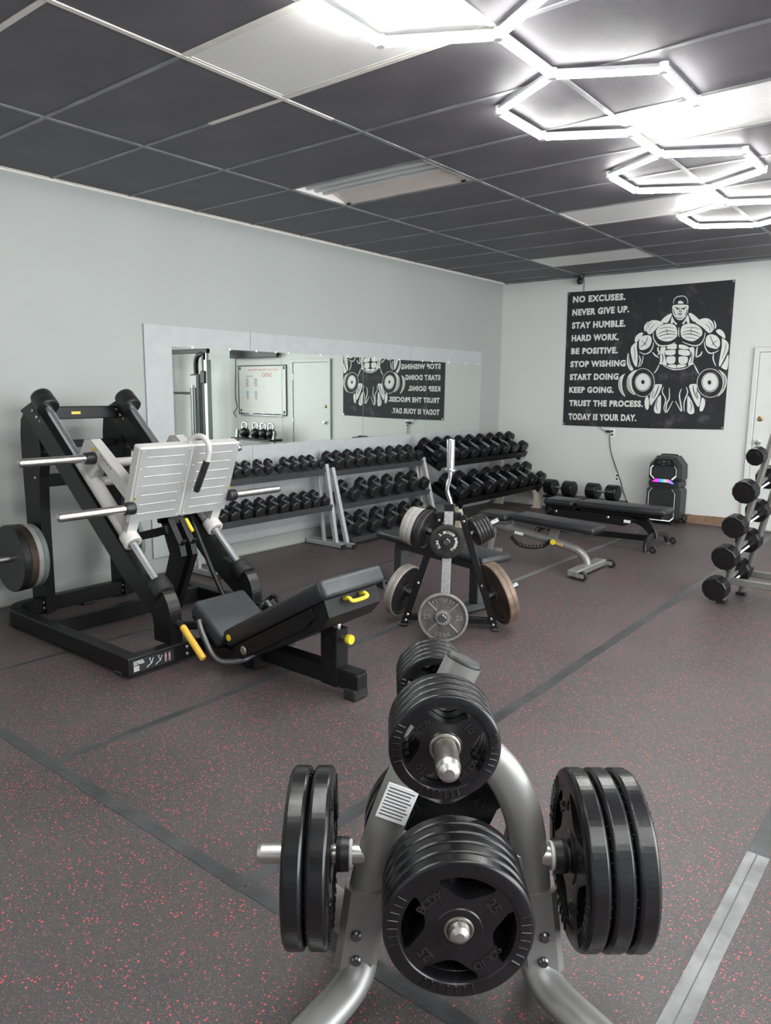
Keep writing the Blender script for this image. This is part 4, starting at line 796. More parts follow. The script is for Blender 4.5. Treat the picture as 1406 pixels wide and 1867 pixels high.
# ================================================================== black plate tree in the middle
T2 = Matrix.Translation((2.68, 1.735, 0)) @ Matrix.Rotation(.5156, 4, 'Z')
t2 = thing('plate_tree', 'black A-frame plate tree with grey post holding iron plates', 'plate tree', mat4=T2)
def B2(mb, name, m, parent=None): return mb.build(name, m, parent or t2, world=False)
for s in (-1, 1):
    l_ = B2(MB().beam((s*.300, 0, .012), (s*.068, 0, .755), .045, .022, .003, (0, 1, 0)), 'leg', M_black)
    for z in (.045, .085, .30, .72):
        x = s*(.300-(z/.755)*.232); B2(MB().lathe([(0, .008), (.006, .008), (.010, .004), (.011, 0)], (x, -.0225, z), (0, -1, 0), 10), 'bolt', M_chrome, l_)
    B2(MB().box((s*.302, 0, .010), (.05, .06, .02), .006), 'foot', M_rubber, l_)
B2(MB().beam((-.295, .012, .06), (.295, .012, .06), .035, .04, .003), 'base_bar', M_black)
B2(MB().beam((-.018, .0, .06), (-.018, -.25, .05), .045, .04, .003), 'base_bar', M_black)
ps2 = B2(MB().beam((-.018, -.262, .012), (-.018, .0, .775), .058, .045, .004, (0, 1, 0)), 'front_post', M_hammer)
B2(MB().box((-.018, .015, .745), (.16, .035, .05), .004), 'head_bracket', M_black)
B2(MB().box((-.018, .035, .80), (.062, .06, .05), .004), 'bar_holder', M_black)
HRN = {}
def horn2(key, p0, p1, r=.0235):
    p0, p1 = V(p0), V(p1); d = p1-p0
    B2(MB().lathe([(0, 0), (r, 0), (r, d.length-.006), (r*.8, d.length), (0, d.length)], p0, d, 18), 'horn', M_darkst); HRN[key] = (p0, d.normalized())
horn2('uf', (-.018, -.05, .607), (-.018, -.155, .607)); horn2('lf', (-.018, -.205, .168), (-.018, -.345, .168))
horn2('ul', (-.10, .02, .625), (-.30, .09, .675)); horn2('ur', (.10, .02, .625), (.295, .11, .715))
horn2('ll', (-.235, .02, .205), (-.44, .12, .265)); horn2('lr', (.235, .02, .215), (.435, .13, .285))
def pl2(key, s, mb, m, lab, roll=0, off=0):
    p0, d = HRN[key]; wp = T2 @ (p0+d*s); wa = T2.to_3x3() @ d
    return plate(mb, m, lab, place(wp+V((0, 0, -.0015-off)), wa, roll=roll), 'iron plates on the black A-frame tree')
def rim_edge(o, R, t, m):
    mobj('worn_rim', MB().lathe([(R-.010, -t/2-.0005), (R-.003, -t/2-.0004), (R+.0006, -t/2+.005), (R+.0006, t/2-.005), (R-.003, t/2+.0004), (R-.010, t/2+.0005)], (0, 0, 0), (0, 0, 1), 56).mesh('worn_rim', m), o)
    return o
# front upper: small black plate with white ring of lettering
o = pl2('uf', .070, MB().lathe([(.0255, -.010), (.04, -.010), (.042, -.006), (.108, -.006), (.110, 0), (.108, .008), (.092, .011), (.080, .011), (.076, .006), (.046, .006), (.042, .014), (.0255, .014), (.0255, -.010)], (0, 0, 0), (0, 0, 1), 48), M_blkiron, 'small black plate with a ring of white lettering on the upper front horn')
a_ = (V((0, 0, .0062)), V((1, 0, 0)), V((0, 1, 0)), V((0, 0, 1)))
for w_, am, sp in (('2.3KILOS', 90, 105), ('BARBELL', -20, 95), ('5LBS', -160, 55)):
    mobj('white_word', arc_text(MB(), w_, *a_, .061, am, sp, .017, False, .02, .001).mesh('white_word', M_white), o)
# front lower: grey cast plate with cross ribs
R = .155
m_ = MB().lathe([(.0255, -.014), (R-.004, -.014), (R, -.008), (R, .010), (R-.004, .014), (R*.91, .014), (R*.885, .004), (.055, .004), (.05, .016), (.0255, .016), (.0255, -.014)], (0, 0, 0), (0, 0, 1), 56)
o = pl2('lf', .095, m_, M_iron, 'grey cast-iron plate with cross ribs and raised 25s at the foot of the tree')
for a in (45, 135, 225, 315):
    a = math.radians(a); mobj('rib', MB().box((R*.60*math.cos(a), R*.60*math.sin(a), .006), (R*.50, .011, .009), .002, a).mesh('rib', M_iron_hi), o)
mobj('rim', MB().lathe([(R*.905, .013), (R*.91, .0155), (R-.004, .0155), (R+.0004, .010)], (0, 0, 0), (0, 0, 1), 56).mesh('rim', M_iron_hi), o)
mobj('hub', MB().lathe([(.0255, .0165), (.046, .0165), (.050, .012)], (0, 0, 0), (0, 0, 1), 32).mesh('hub', M_iron_hi), o)
a_ = (V((0, 0, .0042)), V((1, 0, 0)), V((0, 1, 0)), V((0, 0, 1)))
mobj('raised_word', arc_text(MB(), 'FITNESS', *a_, R*.70, 90, 78, .024, False, .02, .005).mesh('raised_word', M_iron_hi), o)
mobj('raised_word', arc_text(MB(), 'GEAR', *a_, R*.73, -90, 52, .026, True, .02, .005).mesh('raised_word', M_iron_hi), o)
for sx in (-1, 1): mobj('raised_number', text_fit(MB(), '25', lambda a, b, d: V((a, b, .0042+d)), sx*R*.64-.022, sx*R*.64+.022, -.015, .015, .02, .005).mesh('raised_number', M_iron_hi), o)
s = .060
for t, R, m, lab in ((.034, .135, M_blkiron, 'black plate innermost on the upper left horn'), (.026, .132, M_rubber, 'thin black plate second on the upper left horn'), (.030, .130, M_iron2, 'pale grey plate third on the upper left horn'), (.030, .126, M_iron2, 'pale grey plate fourth on the upper left horn'), (.024, .124, M_iron3, 'beige-grey outermost plate on the upper left horn')):
    pl2('ul', s+t/2, iron_plate_mb(R, t), m, lab); s += t+.001
s = .045
for k in range(5): pl2('ur', s+.011, iron_plate_mb(.097-.002*k, .021, .2), M_blkiron, 'small dark plate, %s from the inside on the upper right horn' % ORD[k]); s += .0225
s = .065
for t, R, m, lab in ((.032, .178, M_blkiron, 'dark-faced plate with pale rim on the lower left horn, inner one'), (.030, .176, M_iron2, 'pale grey plate on the lower left horn, outer one')):
    rim_edge(pl2('ll', s+t/2, iron_plate_mb(R, t), m, lab), R, t, M_iron3); s += t+.001
s = .055
for t, R, m, lab in ((.034, .212, M_rust, 'large rusty plate on the lower right horn, inner one'), (.034, .208, M_rust, 'large rusty plate on the lower right horn, outer one')):
    rim_edge(pl2('lr', s+t/2, iron_plate_mb(R, t), m, lab), R, t, M_rustrim); s += t+.001
# curl bar standing in the tree
ez = thing('curl_bar', 'chrome curl bar standing upright in the black plate tree', 'barbell', mat4=T2 @ Matrix.Translation((-.018, .04, .02)))
def BE(mb, name, m, parent=None): return mb.build(name, m, parent or ez, world=False)
BE(MB().tube(smooth_path([(0, 0, .0), (0, 0, .28), (.004, 0, .48), (.012, 0, .62), (.012, 0, .77), (.004, 0, .82), (-.014, 0, .875), (-.014, 0, .915), (-.002, 0, .965), (0, 0, 1.01), (0, 0, 1.03)], 5), .0135, 14), 'bent_shaft', M_chrome)
BE(MB().lathe([(.0135, 0), (.038, 0), (.040, .004), (.040, .012), (.038, .016), (.028, .016)], (0, 0, 1.015), (0, 0, 1), 28), 'collar', M_chrome)
BE(MB().lathe([(.025, 0), (.0255, .004), (.0255, .185), (.023, .190), (.012, .190), (.010, .184), (0, .184)], (0, 0, 1.03), (0, 0, 1), 28), 'sleeve', M_chrome)
# ================================================================== dumbbells
DB = {}
def db_meshes(R, L, hl, kind):
    """R head radius, L head length, hl handle length between heads"""
    key = (R, L, hl, kind)
    if key in DB: return DB[key]
    def head(s):
        mb = MB(); x0 = s*hl/2; prof = []
        n = 6 if kind == 'hex' else (12 if kind == 'dodeca' else 24)
        b = R*(.14 if kind == 'hex' else .10)
        st = [(0.0, .80), (b*.6, .96), (b*1.3, 1.0), (L-b*1.5, 1.0), (L-b*.6, .95), (L, .80)] if kind == 'hex' else [(0.0, .88), (b*.5, .97), (b, 1.0), (L-b, 1.0), (L-b*.4, .97), (L, .90)]
        ph = PI/6 if kind == 'hex' else PI/12
        def ringpts(t, k):
            if kind == 'hex':   # rounded hexagon: two points per corner
                out = []
                for i in range(6):
                    a = ph+PI/3*i; c = V((math.cos(a), math.sin(a))); 
                    for da in (-1, 1):
                        a2 = a+da*PI/3; c2 = V((math.cos(a2), math.sin(a2))); q = c+(c2-c)*.10; out.append(V((x0+s*t, q.x*R*k, q.y*R*k)))
                return out
            return [V((x0+s*t, R*k*math.cos(ph+2*PI*i/n), R*k*math.sin(ph+2*PI*i/n))) for i in range(n)]
        rings = [ringpts(t, k) for t, k in st]; m = len(rings[0])
        for i in range(len(rings)-1):
            mb.add(rings[i]+rings[i+1], [(j, (j+1) % m, m+(j+1) % m, m+j) for j in range(m)], kind == 'round')
        for r_ in (rings[0], rings[-1]): mb.add(r_, [list(range(m))])
        if kind != 'hex':   # recessed badge disc on the outer face
            mb.lathe([(R*.62, 0), (R*.62, .002), (R*.58, .003), (0, .003)], (x0+s*L, 0, 0), (s, 0, 0), 20)
        return mb.mesh('head', M_hexr if kind == 'hex' else M_urethane)
    hr = .0135 if R < .07 else .016
    hm = MB().lathe([(hr*.85, -hl/2-.006), (hr*.85, -hl*.42), (hr, -hl*.2), (hr*1.12, 0), (hr, hl*.2), (hr*.85, hl*.42), (hr*.85, hl/2+.006)], (0, 0, 0), (1, 0, 0), 14).mesh('handle', M_satin)
    DB[key] = (head(1), head(-1), hm); return DB[key]
def dumbbell(M, R, L, hl, kind, label, group):
    t = bpy.data.objects.new('dumbbell', None); COL.objects.link(t); t.matrix_world = M; ROOT[t.name] = M; t.empty_display_size = .05
    tag(t, label, 'dumbbell', group)
    for n_, me in zip(('head', 'head', 'handle'), db_meshes(R, L, hl, kind)): mobj(n_, me, t)
    return t
# ================================================================== wall racks
def tier_geom(xf, zf, dep, ang):
    a = math.radians(ang); return V((math.cos(a), -math.sin(a))), V((math.sin(a), math.cos(a)))
def shelf(rack, y0, y1, xf, zf, dep, ang, m, lip=.03):
    d, n = tier_geom(xf, zf, dep, ang); f = V((xf, zf))
    b = f-d*dep
    th = .004
    pts = [f+n*lip, f+n*lip+d*th, f-n*th+d*th, b-n*th-d*th, b+n*lip-d*th, b+n*lip, b, f]
    o = MB().xz([(p.x, p.y) for p in pts], y0, y1).build('shelf', m, rack)
    MB().xz([(q.x, q.y) for q in (f+n*lip+d*th, f+n*lip+d*(th+.003), f-n*.030+d*(th+.003), f-n*.030+d*th)], y0, y1).build('shelf_lip', m, o)
    return o
def row(ys, R, L, hl, kind, xf, zf, dep, ang, lab, group, jit=.004):
    """dumbbells on a tier; labels count from the right-hand end"""
    d, n = tier_geom(xf, zf, dep, ang); N = len(ys); ap = R*(math.cos(PI/6) if kind == 'hex' else 1.0)
    tot = hl+2*L
    c = V((xf, zf))-d*(.012+tot/2)+n*(ap+.001)
    if tot+.02 > dep: c = V((xf, zf))-d*(dep/2)+n*(max(ap, 0)+.031)
    for i, y in enumerate(ys):
        k = random.uniform(-jit, jit)
        M = Matrix.Translation((c.x-abs(k), y, c.y+abs(k)*math.tan(math.radians(ang))+.001)) @ Matrix.Rotation(math.radians(ang), 4, 'Y')
        q = N-1-i
        w_ = lab % ('rightmost' if q == 0 else ORD[q]+' from the right')
        dumbbell(M, R, L, hl, kind, w_, group)
def end_frame(rack, y, xa, xb, ztop, m, w_=.04):
    f = MB().beam((.035, y, .028), (xa+.09, y, .028), w_, .045, .004).build('foot_bar', m, rack)
    MB().box((xa+.10, y, .022), (.03, w_+.012, .044), .006).build('rubber_foot', M_rubber, f)
    MB().beam((xa, y, .05), (xb, y, ztop), w_, .045, .004, (1, 0, 0)).build('front_upright', m, rack)
    MB().beam((xa-.16, y, .05), (xb-.10, y, ztop-.05), w_*.9, .03, .004, (1, 0, 0)).build('rear_upright', m, rack)
r1 = thing('dumbbell_rack', 'silver two-tier dumbbell rack of small dumbbells behind the leg press', 'dumbbell rack', (.25, 2.3, 0))
for y in (1.56, 3.085): end_frame(r1, y, .43, .295, .82, M_silver2)
shelf(r1, 1.585, 3.06, .305, .745, .23, 16, M_dkgrey); shelf(r1, 1.585, 3.06, .40, .405, .25, 16, M_dkgrey)
row([1.72, 1.84, 1.96, 2.08, 2.20, 2.34, 2.47, 2.67, 2.79, 2.92, 3.02], .044, .058, .095, 'hex', .305, .745, .23, 16, 'small black hex dumbbell, %s on the top tier behind the leg press', 'small hex dumbbells, top tier')
row([1.73, 1.86, 2.00, 2.14, 2.29, 2.44, 2.58, 2.73, 2.86, 2.99], .058, .065, .10, 'hex', .40, .405, .25, 16, 'black hex dumbbell, %s on the lower tier behind the leg press', 'hex dumbbells, lower tier')
r2 = thing('dumbbell_rack', 'silver three-tier dumbbell rack of hex dumbbells under the middle of the mirror', 'dumbbell rack', (.3, 3.95, 0))
for y in (3.165, 4.70): end_frame(r2, y, .50, .305, .78, M_silver2)
shelf(r2, 3.19, 4.675, .315, .722, .24, 18, M_dkgrey); shelf(r2, 3.19, 4.675, .42, .398, .27, 18, M_dkgrey); shelf(r2, 3.19, 4.675, .54, .070, .29, 18, M_dkgrey)
row([3.26, 3.40, 3.57, 3.74, 3.92, 4.09, 4.28, 4.46, 4.61], .064, .068, .105, 'hex', .315, .722, .24, 18, 'black hex dumbbell, %s on the top tier of the middle rack', 'hex dumbbells, middle rack top tier')
row([3.38, 3.68, 3.90, 4.12, 4.37, 4.58], .076, .078, .11, 'hex', .42, .398, .27, 18, 'black hex dumbbell, %s on the middle tier of the middle rack', 'hex dumbbells, middle rack middle tier')
row([3.33, 3.55, 3.81, 4.06, 4.30, 4.55], .080, .085, .115, 'hex', .54, .070, .29, 18, 'black hex dumbbell, %s on the bottom tier of the middle rack', 'hex dumbbells, middle rack bottom tier')
r3 = thing('dumbbell_rack', 'black saddle rack with chipped beige legs holding the heaviest dumbbells by the corner', 'dumbbell rack', (.45, 5.8, 0))
for y in (4.83, 6.72):
    f = MB().xz([(.10, .0), (.19, .0), (.215, .02), (.25, .22), (.20, .22)], y-.03, y+.03).build('rear_leg', M_beige, r3)
    MB().bb(.06, .22, y-.04, y+.04, 0, .010, .003).build('foot_plate', M_beige, f)
    f = MB().xz([(.70, .0), (.775, .0), (.765, .16), (.745, .22), (.70, .28), (.665, .25), (.70, .19), (.715, .14)], y-.035, y+.035).build('front_leg', M_beige, r3)
    MB().bb(.67, .80, y-.045, y+.045, 0, .010, .003).build('foot_plate', M_beige, f)
    MB().beam((.76, y, .235), (.25, y, .46), .05, .06, .004).build('side_arm', M_black, r3)
    MB().beam((.21, y, .20), (.155, y, .80), .05, .05, .004).build('rear_post', M_beige, r3)
    MB().beam((.17, y, .80), (.46, y, .645), .04, .05, .004).build('side_arm', M_black, r3)
shelf(r3, 4.72, 6.86, .475, .690, .36, 28, M_black, .05); shelf(r3, 4.76, 6.86, .735, .275, .38, 28, M_black, .05)
row([4.80, 5.06, 5.28, 5.52, 5.76, 6.02, 6.27, 6.51, 6.76], .088, .095, .145, 'dodeca', .475, .690, .36, 28, 'heavy black dumbbell, %s on the upper tier by the corner', 'heavy dumbbells, upper tier')
row([4.88, 5.16, 5.48, 5.78, 6.04, 6.30, 6.56, 6.81], .094, .100, .15, 'dodeca', .735, .275, .38, 28, 'heavy black dumbbell, %s on the lower tier by the corner', 'heavy dumbbells, lower tier')
# low stand with two round dumbbells by the back wall
sd = thing('low_stand', 'low black stand under two round dumbbells against the back wall', 'stand', (1.4, 6.68, 0))
MB().bb(.90, 1.95, 6.56, 6.80, .175, .205, .006).build('top', M_black, sd)
for x in (.96, 1.89):
    for y in (6.59, 6.77): MB().bb(x-.02, x+.02, y-.02, y+.02, 0, .175, .003).build('leg', M_black, sd)
for x, lab in ((1.085, 'big round black dumbbell left of its twin by the back wall'), (1.665, 'big round black dumbbell right of its twin, near the dangling cord')):
    dumbbell(Matrix.Translation((x, 6.68, .206+.100)) @ Matrix.Rotation(-.10, 4, 'Z'), .100, .14, .13, 'round', lab, 'round dumbbells by the back wall')
# ================================================================== dumbbell tower at the right edge
rt = thing('dumbbell_tower', 'silver upright dumbbell rack at the right edge with round-headed dumbbells', 'dumbbell rack', (4.3, 3.7, 0))
Y2, DX2 = 3.89, .055
for s, xb, xt in ((1, 3.905, 4.16), (-1, 4.845, 4.59)):
    for y, dx in ((3.55, 0), (Y2, DX2)):
        dx = dx if s > 0 else -dx
        MB().cyl((xb+dx, y, .02), (xt+dx, y, 1.30), .0235, 16).build('leg', M_gunm, rt)
        MB().box((xb+dx, y, .012), (.07, .065, .022), .006).build('rubber_foot', M_rubber, rt)
for y, dx in ((3.55, 0), (Y2, DX2)):
    MB().beam((3.945+dx, y, .175), (4.805-dx, y, .175), .04, .05, .004).build('crossbar', M_gunm, rt)
    MB().beam((4.155+dx, y, 1.27), (4.595-dx, y, 1.27), .04, .05, .004).build('crossbar', M_gunm, rt)
TWR = [(1.115, .064, .080), (.862, .085, .090), (.605, .085, .090), (.370, .092, .095), (.128, .092, .095)]
TW_L = ['top dumbbell', 'second dumbbell from the top', 'third dumbbell from the top', 'fourth dumbbell from the top', 'bottom dumbbell']
for s in (1, -1):
    for (z, R, L), nm in zip(TWR, TW_L):
        x = (3.905 if s > 0 else 4.845)+s*(z/1.30)*.255; hl = .32
        d = V((s*.14, .96, .17)).normalized(); nr = V((x-s*.052, 3.47, z-.004)); c = nr+d*(hl+L)/2
        up_ = V((0, 0, 1))-d*d.z; up_.normalize(); sd_ = d.cross(up_)
        for q in (-1, 1):
            a = c+sd_*.020*q-up_*.030; MB().cyl(a-d*.155, a+d*.155, .008, 10).build('saddle_rod', M_whitepl, rt)
        M = Matrix.Translation(c) @ Matrix(((d.x, -sd_.x, up_.x, 0), (d.y, -sd_.y, up_.y, 0), (d.z, -sd_.z, up_.z, 0), (0, 0, 0, 1)))
        dumbbell(M, R, L, hl, 'dodeca', 'round-headed '+nm+(' on the left side of the silver upright rack' if s > 0 else ' on the hidden right side of the silver upright rack'), 'dumbbells on the upright rack')
# ================================================================== benches
def pad(x0, x1, yc, wd, z1, th, r=.03, taper=None, name='pad', m=None, parent=None, tilt=0.0):
    return MB().rbox((x1-x0, wd, th), min(r, th*.45), 4, Matrix.Translation(((x0+x1)/2, yc, z1-th/2)) @ Matrix.Rotation(tilt, 4, 'Y'), taper).build(name, m or M_leather, parent)
# dark flat bench behind the plate tree
fb = thing('flat_bench', 'dark flat bench with black pad behind the black plate tree', 'bench', mat4=Matrix.Translation((2.20, 2.30, 0)) @ Matrix.Rotation(-.2527, 4, 'Z'))
def LB(mb, name, m, parent=None): return mb.build(name, m, parent or fb, world=False)
LB(MB().rbox((1.22, .30, .058), .024, 4, Matrix.Translation((0, 0, .399))), 'pad', M_leather)
LB(MB().beam((-.50, 0, .33), (.50, 0, .33), .06, .07, .005), 'spine', M_dkgrey)
for x in (-.46, .42):
    LB(MB().bb(x-.045, x+.045, -.04, .04, .06, .30, .005), 'leg', M_dkgrey)
    f = LB(MB().bb(x-.04, x+.04, -.16, .16, .012, .06, .005), 'foot_bar', M_dkgrey)
    for y in (-.18, .18): LB(MB().xz([(x-.05, .0), (x+.05, .0), (x+.035, .07), (x-.035, .07)], y-.03, y+.03), 'end_cap', M_rubber, f)
# silver adjustable bench
sb = thing('adjustable_bench', 'silver-framed adjustable bench with black pads, flat, with rear wheels', 'bench', (2.3, 3.76, 0))
pad(1.70, 2.01, 3.76, .27, .437, .06, .026, None, 'seat_pad', M_leather, sb, .02); pad(2.065, 2.85, 3.76, .27, .436, .065, .028, None, 'back_pad', M_leather, sb, .05)
MB().beam((1.74, 3.76, .362), (1.98, 3.76, .358), .16, .02, .003).build('seat_plate', M_silver, sb)
MB().beam((2.09, 3.76, .372), (2.70, 3.76, .342), .07, .022, .003).build('back_plate', M_silver, sb)
MB().sweep(smooth_path([(1.72, 3.76, .315), (1.90, 3.76, .308), (2.25, 3.76, .262), (2.52, 3.76, .215), (2.66, 3.76, .18), (2.73, 3.76, .12), (2.75, 3.76, .06)], 6), circ(.036, 18, .030), (0, 1, 0)).build('main_tube', M_silver, sb)
MB().beam((2.00, 3.76, .29), (2.04, 3.76, .40), .05, .02, .003).build('hinge_bracket', M_silver, sb)
MB().xz([(2.36, .245), (2.45, .235), (2.48, .34), (2.40, .345)], 3.745, 3.775).build('support_bracket', M_silver, sb)
ff = MB().bb(2.70, 2.80, 3.46, 4.06, .016, .075, .010).build('rear_foot', M_silver, sb)
for y in (3.455, 4.065):
    w_ = MB().lathe([(.012, -.014), (.036, -.014), (.040, -.009), (.040, .009), (.036, .014), (.012, .014)], (2.845, y, .041), (0, 1, 0), 22).build('wheel', M_rubber, ff)
    MB().lathe([(0, -.017), (.010, -.016), (.014, -.010), (.014, .010), (.010, .016), (0, .017)], (2.845, y, .041), (0, 1, 0), 14).build('hub', M_chrome, ff)
    MB().bb(2.79, 2.86, y-.022, y-.017, .025, .06, .002).build('wheel_bracket', M_silver, ff)
MB().beam((1.82, 3.76, .29), (1.78, 3.76, .04), .05, .05, .006).build('front_leg', M_silver, sb)
MB().bb(1.74, 1.82, 3.58, 3.94, .008, .055, .008).build('front_foot', M_silver, sb)
g = [V((2.36+.0*i, 3.70, .22)) for i in range(1)]
lad = smooth_path([(2.02, 3.73, .22), (2.10, 3.71, .165), (2.22, 3.70, .15), (2.36, 3.70, .18), (2.42, 3.70, .235)], 4)
MB().sweep(lad, rect(.012, .035, .003), (0, 1, 0), True, False).build('adjustment_ladder', M_black, sb)
for i in range(1, len(lad)-1): MB().box(lad[i]+V((0, 0, .022)), (.014, .014, .018), .003).build('ladder_tooth', M_black, sb)
MB().lathe([(.006, 0), (.024, .003), (.026, .012), (.022, .026), (0, .028)], (2.44, 3.722, .235), (.3, -1, 0), 18).build('pull_knob', M_yellow, sb)
MB().box((2.10, 3.723, .268), (.09, .003, .026), .0008, R=Matrix.Rotation(.10, 3, 'Y')).build('label', M_whitepl, sb)
MB().box((2.50, 3.725, .222), (.07, .003, .026), .0008, R=Matrix.Rotation(.17, 3, 'Y')).build('label', mat('orange_label', (.5, .32, .16), .5), sb)
# black adjustable bench
kb = thing('adjustable_bench', 'black heavy adjustable bench with curved frame in front of the speaker', 'bench', (2.3, 5.2, 0))
pad(1.66, 2.00, 5.20, .30, .400, .065, .030, None, 'seat_pad', M_leather, kb); pad(2.04, 2.97, 5.20, .30, .408, .07, .032, None, 'back_pad', M_leather, kb)
MB().bb(1.68, 2.00, 5.11, 5.29, .30, .335, .006).build('seat_frame', M_black, kb); MB().bb(2.06, 2.92, 5.11, 5.29, .30, .338, .006).build('back_frame', M_black, kb)
for y in (5.10, 5.30):
    MB().xz([(1.78, .22), (2.55, .20), (2.70, .27), (2.60, .30), (1.74, .30)], y-.012, y+.012).build('side_plate', M_black, kb)
    for x in (1.80, 2.38): MB().lathe([(0, .010), (.010, .010), (.016, .004), (.018, 0)], (x, y-.012 if y < 5.2 else y+.012, .27), (0, -1 if y < 5.2 else 1, 0), 14).build('bolt', M_chrome, kb)
MB().sweep(smooth_path([(2.30, 5.20, .235), (2.55, 5.20, .275), (2.70, 5.20, .25), (2.80, 5.20, .17), (2.83, 5.20, .09)], 6), rect(.09, .055, .012), (0, 1, 0), True, False).build('rear_leg', M_black, kb)
MB().sweep(smooth_path([(1.95, 5.20, .235), (1.80, 5.20, .25), (1.68, 5.20, .20), (1.64, 5.20, .09)], 6), rect(.09, .055, .012), (0, 1, 0), True, False).build('front_leg', M_black, kb)
MB().beam((1.68, 5.20, .06), (2.80, 5.20, .09), .08, .06, .006).build('base_beam', M_black, kb)
fr_ = MB().sweep(smooth_path([(2.86, 4.88, .014), (2.85, 4.90, .07), (2.84, 4.98, .115), (2.83, 5.20, .125), (2.84, 5.42, .115), (2.85, 5.50, .07), (2.86, 5.52, .014)], 5), rect(.07, .03, .006), (1, 0, 0), True, False).build('rear_foot', M_blackg, kb)
MB().sweep(smooth_path([(1.62, 5.00, .014), (1.63, 5.04, .06), (1.64, 5.20, .08), (1.63, 5.36, .06), (1.62, 5.40, .014)], 5), rect(.07, .03, .006), (1, 0, 0), True, False).build('front_foot', M_blackg, kb)
for y in (4.90, 5.50):
    MB().lathe([(.010, -.015), (.032, -.015), (.036, -.010), (.036, .010), (.032, .015), (.010, .015)], (2.925, y, .037), (0, 1, 0), 20).build('wheel', M_rubber, fr_)
    MB().lathe([(0, -.019), (.008, -.018), (.012, -.010), (.012, .010), (.008, .018), (0, .019)], (2.925, y, .037), (0, 1, 0), 12).build('hub', M_chrome, fr_)
    MB().bb(2.83, 2.90, y-.03, y+.03, 0, .008, .002).build('foot_plate', M_steel, fr_)
MB().bb(2.55, 2.62, 5.0868, 5.0874, .235, .265).build('label', M_whitepl, kb)
# ================================================================== party speaker
sp = thing('party_speaker', 'tall black wheeled speaker with glowing rainbow light strip by the back wall', 'speaker', (2.42, 6.7, 0))
def SPK(pts, y0, y1, name, m, parent=None): return MB().xz(pts, y0, y1).build(name, m, parent or sp)
xc = 2.425
def oc(w0, w1, z0, z1, c0, c1): # chamfered outline
    return [(xc-w0+c0, z0), (xc+w0-c0, z0), (xc+w0, z0+c0), (xc+w1, z1-c1), (xc+w1-c1*.8, z1), (xc-w1+c1*.8, z1), (xc-w1, z1-c1), (xc-w0, z0+c0)]
def loft(a, ya, b, yb, name, m, parent=None):
    n = len(a); A = [V((p[0], ya, p[1])) for p in a]; Bq = [V((p[0], yb, p[1])) for p in b]
    return MB().add(A+Bq, [(i, (i+1) % n, n+(i+1) % n, n+i) for i in range(n)]+[list(range(n)), list(range(n, 2*n))]).build(name, m, parent or sp)
lower = oc(.20, .20, .03, .46, .05, .06); lowf = oc(.168, .168, .045, .435, .04, .05)
upper = oc(.195, .190, .49, .80, .045, .10); upf = oc(.165, .160, .525, .775, .035, .09)
loft(lower, 6.64, lower, 6.86, 'lower_cabinet', M_plasticb); loft(lowf, 6.58, lower, 6.64, 'lower_front', M_plasticb)
loft(upper, 6.66, upper, 6.86, 'upper_cabinet', M_plasticb); loft(upf, 6.59, upper, 6.66, 'upper_front', M_plasticb)
loft(oc(.172, .172, .44, .51, .01, .01), 6.61, oc(.188, .188, .44, .51, .01, .01), 6.85, 'waist', M_plasticb)
SPK(oc(.145, .145, .055, .415, .035, .045), 6.572, 6.581, 'lower_grille', M_mesh); SPK(oc(.140, .140, .545, .68, .03, .02), 6.582, 6.591, 'upper_grille', M_mesh)
# bright trim lines round the grilles
def trim(pts, y, r, name='trim_line', m=M_alu, close=False):
    P = [V((a, y, b)) for a, b in pts]
    mb = MB()
    for i in range(len(P)-1): mb.beam(P[i], P[i+1], r*2, r*2, r*.3)
    return mb.build(name, m, sp)
lo = oc(.152, .152, .048, .425, .04, .05); ri = [lo[1], lo[2], lo[3], lo[4]]; le = [lo[5], lo[6], lo[7], lo[0]]
M_glowtrim = emis('white_light_trim', (.8, .85, .85), .35)
trim([lo[3], lo[4]], 6.574, .003); trim([lo[2], lo[3]], 6.574, .0045); trim([lo[7], lo[6], lo[5]], 6.574, .0045); trim([lo[7], lo[0], lo[1], lo[2]], 6.574, .006, 'light_trim', M_glowtrim)
uu = oc(.147, .147, .535, .69, .045, .03)
trim([uu[4], uu[3], uu[2]], 6.584, .004); trim([uu[5], uu[6], uu[7]], 6.584, .005, 'light_trim', M_glowtrim); trim([uu[2], uu[1]], 6.584, .007, 'light_trim', M_glowtrim); trim([uu[7], uu[0]], 6.584, .005, 'light_trim', M_glowtrim)
M_rain = bpy.data.materials.new('rainbow_light_strip'); M_rain.use_nodes = True
nt = M_rain.node_tree; b_ = nt.nodes['Principled BSDF']; tc = nt.nodes.new('ShaderNodeTexCoord'); sx = nt.nodes.new('ShaderNodeSeparateXYZ'); cr = nt.nodes.new('ShaderNodeValToRGB')
nt.links.new(tc.outputs['Generated'], sx.inputs['Vector']); nt.links.new(sx.outputs['X'], cr.inputs['Fac']); b_.inputs['Base Color'].default_value = (.02, .02, .02, 1); nt.links.new(cr.outputs['Color'], b_.inputs['Emission Color']); b_.inputs['Emission Strength'].default_value = 1.1
el = cr.color_ramp.elements; el[0].color = (.9, .03, .35, 1); el[1].color = (.1, .25, .9, 1); el[1].position = 1.0
for ps_, c_ in ((.2, (.75, .03, .85)), (.34, (.25, .1, .9)), (.47, (.02, .45, .95)), (.55, (.03, .65, .35)), (.66, (.8, .35, .25)), (.76, (.75, .1, .8)), (.86, (.2, .25, .95))):
    q = el.new(ps_); q.color = (*c_, 1)
SPK([(xc-.125, .500), (xc-.085, .535), (xc+.07, .535), (xc+.125, .492), (xc+.115, .484), (xc+.06, .500), (xc-.09, .498)], 6.578, 6.600, 'rainbow_strip', M_rain)
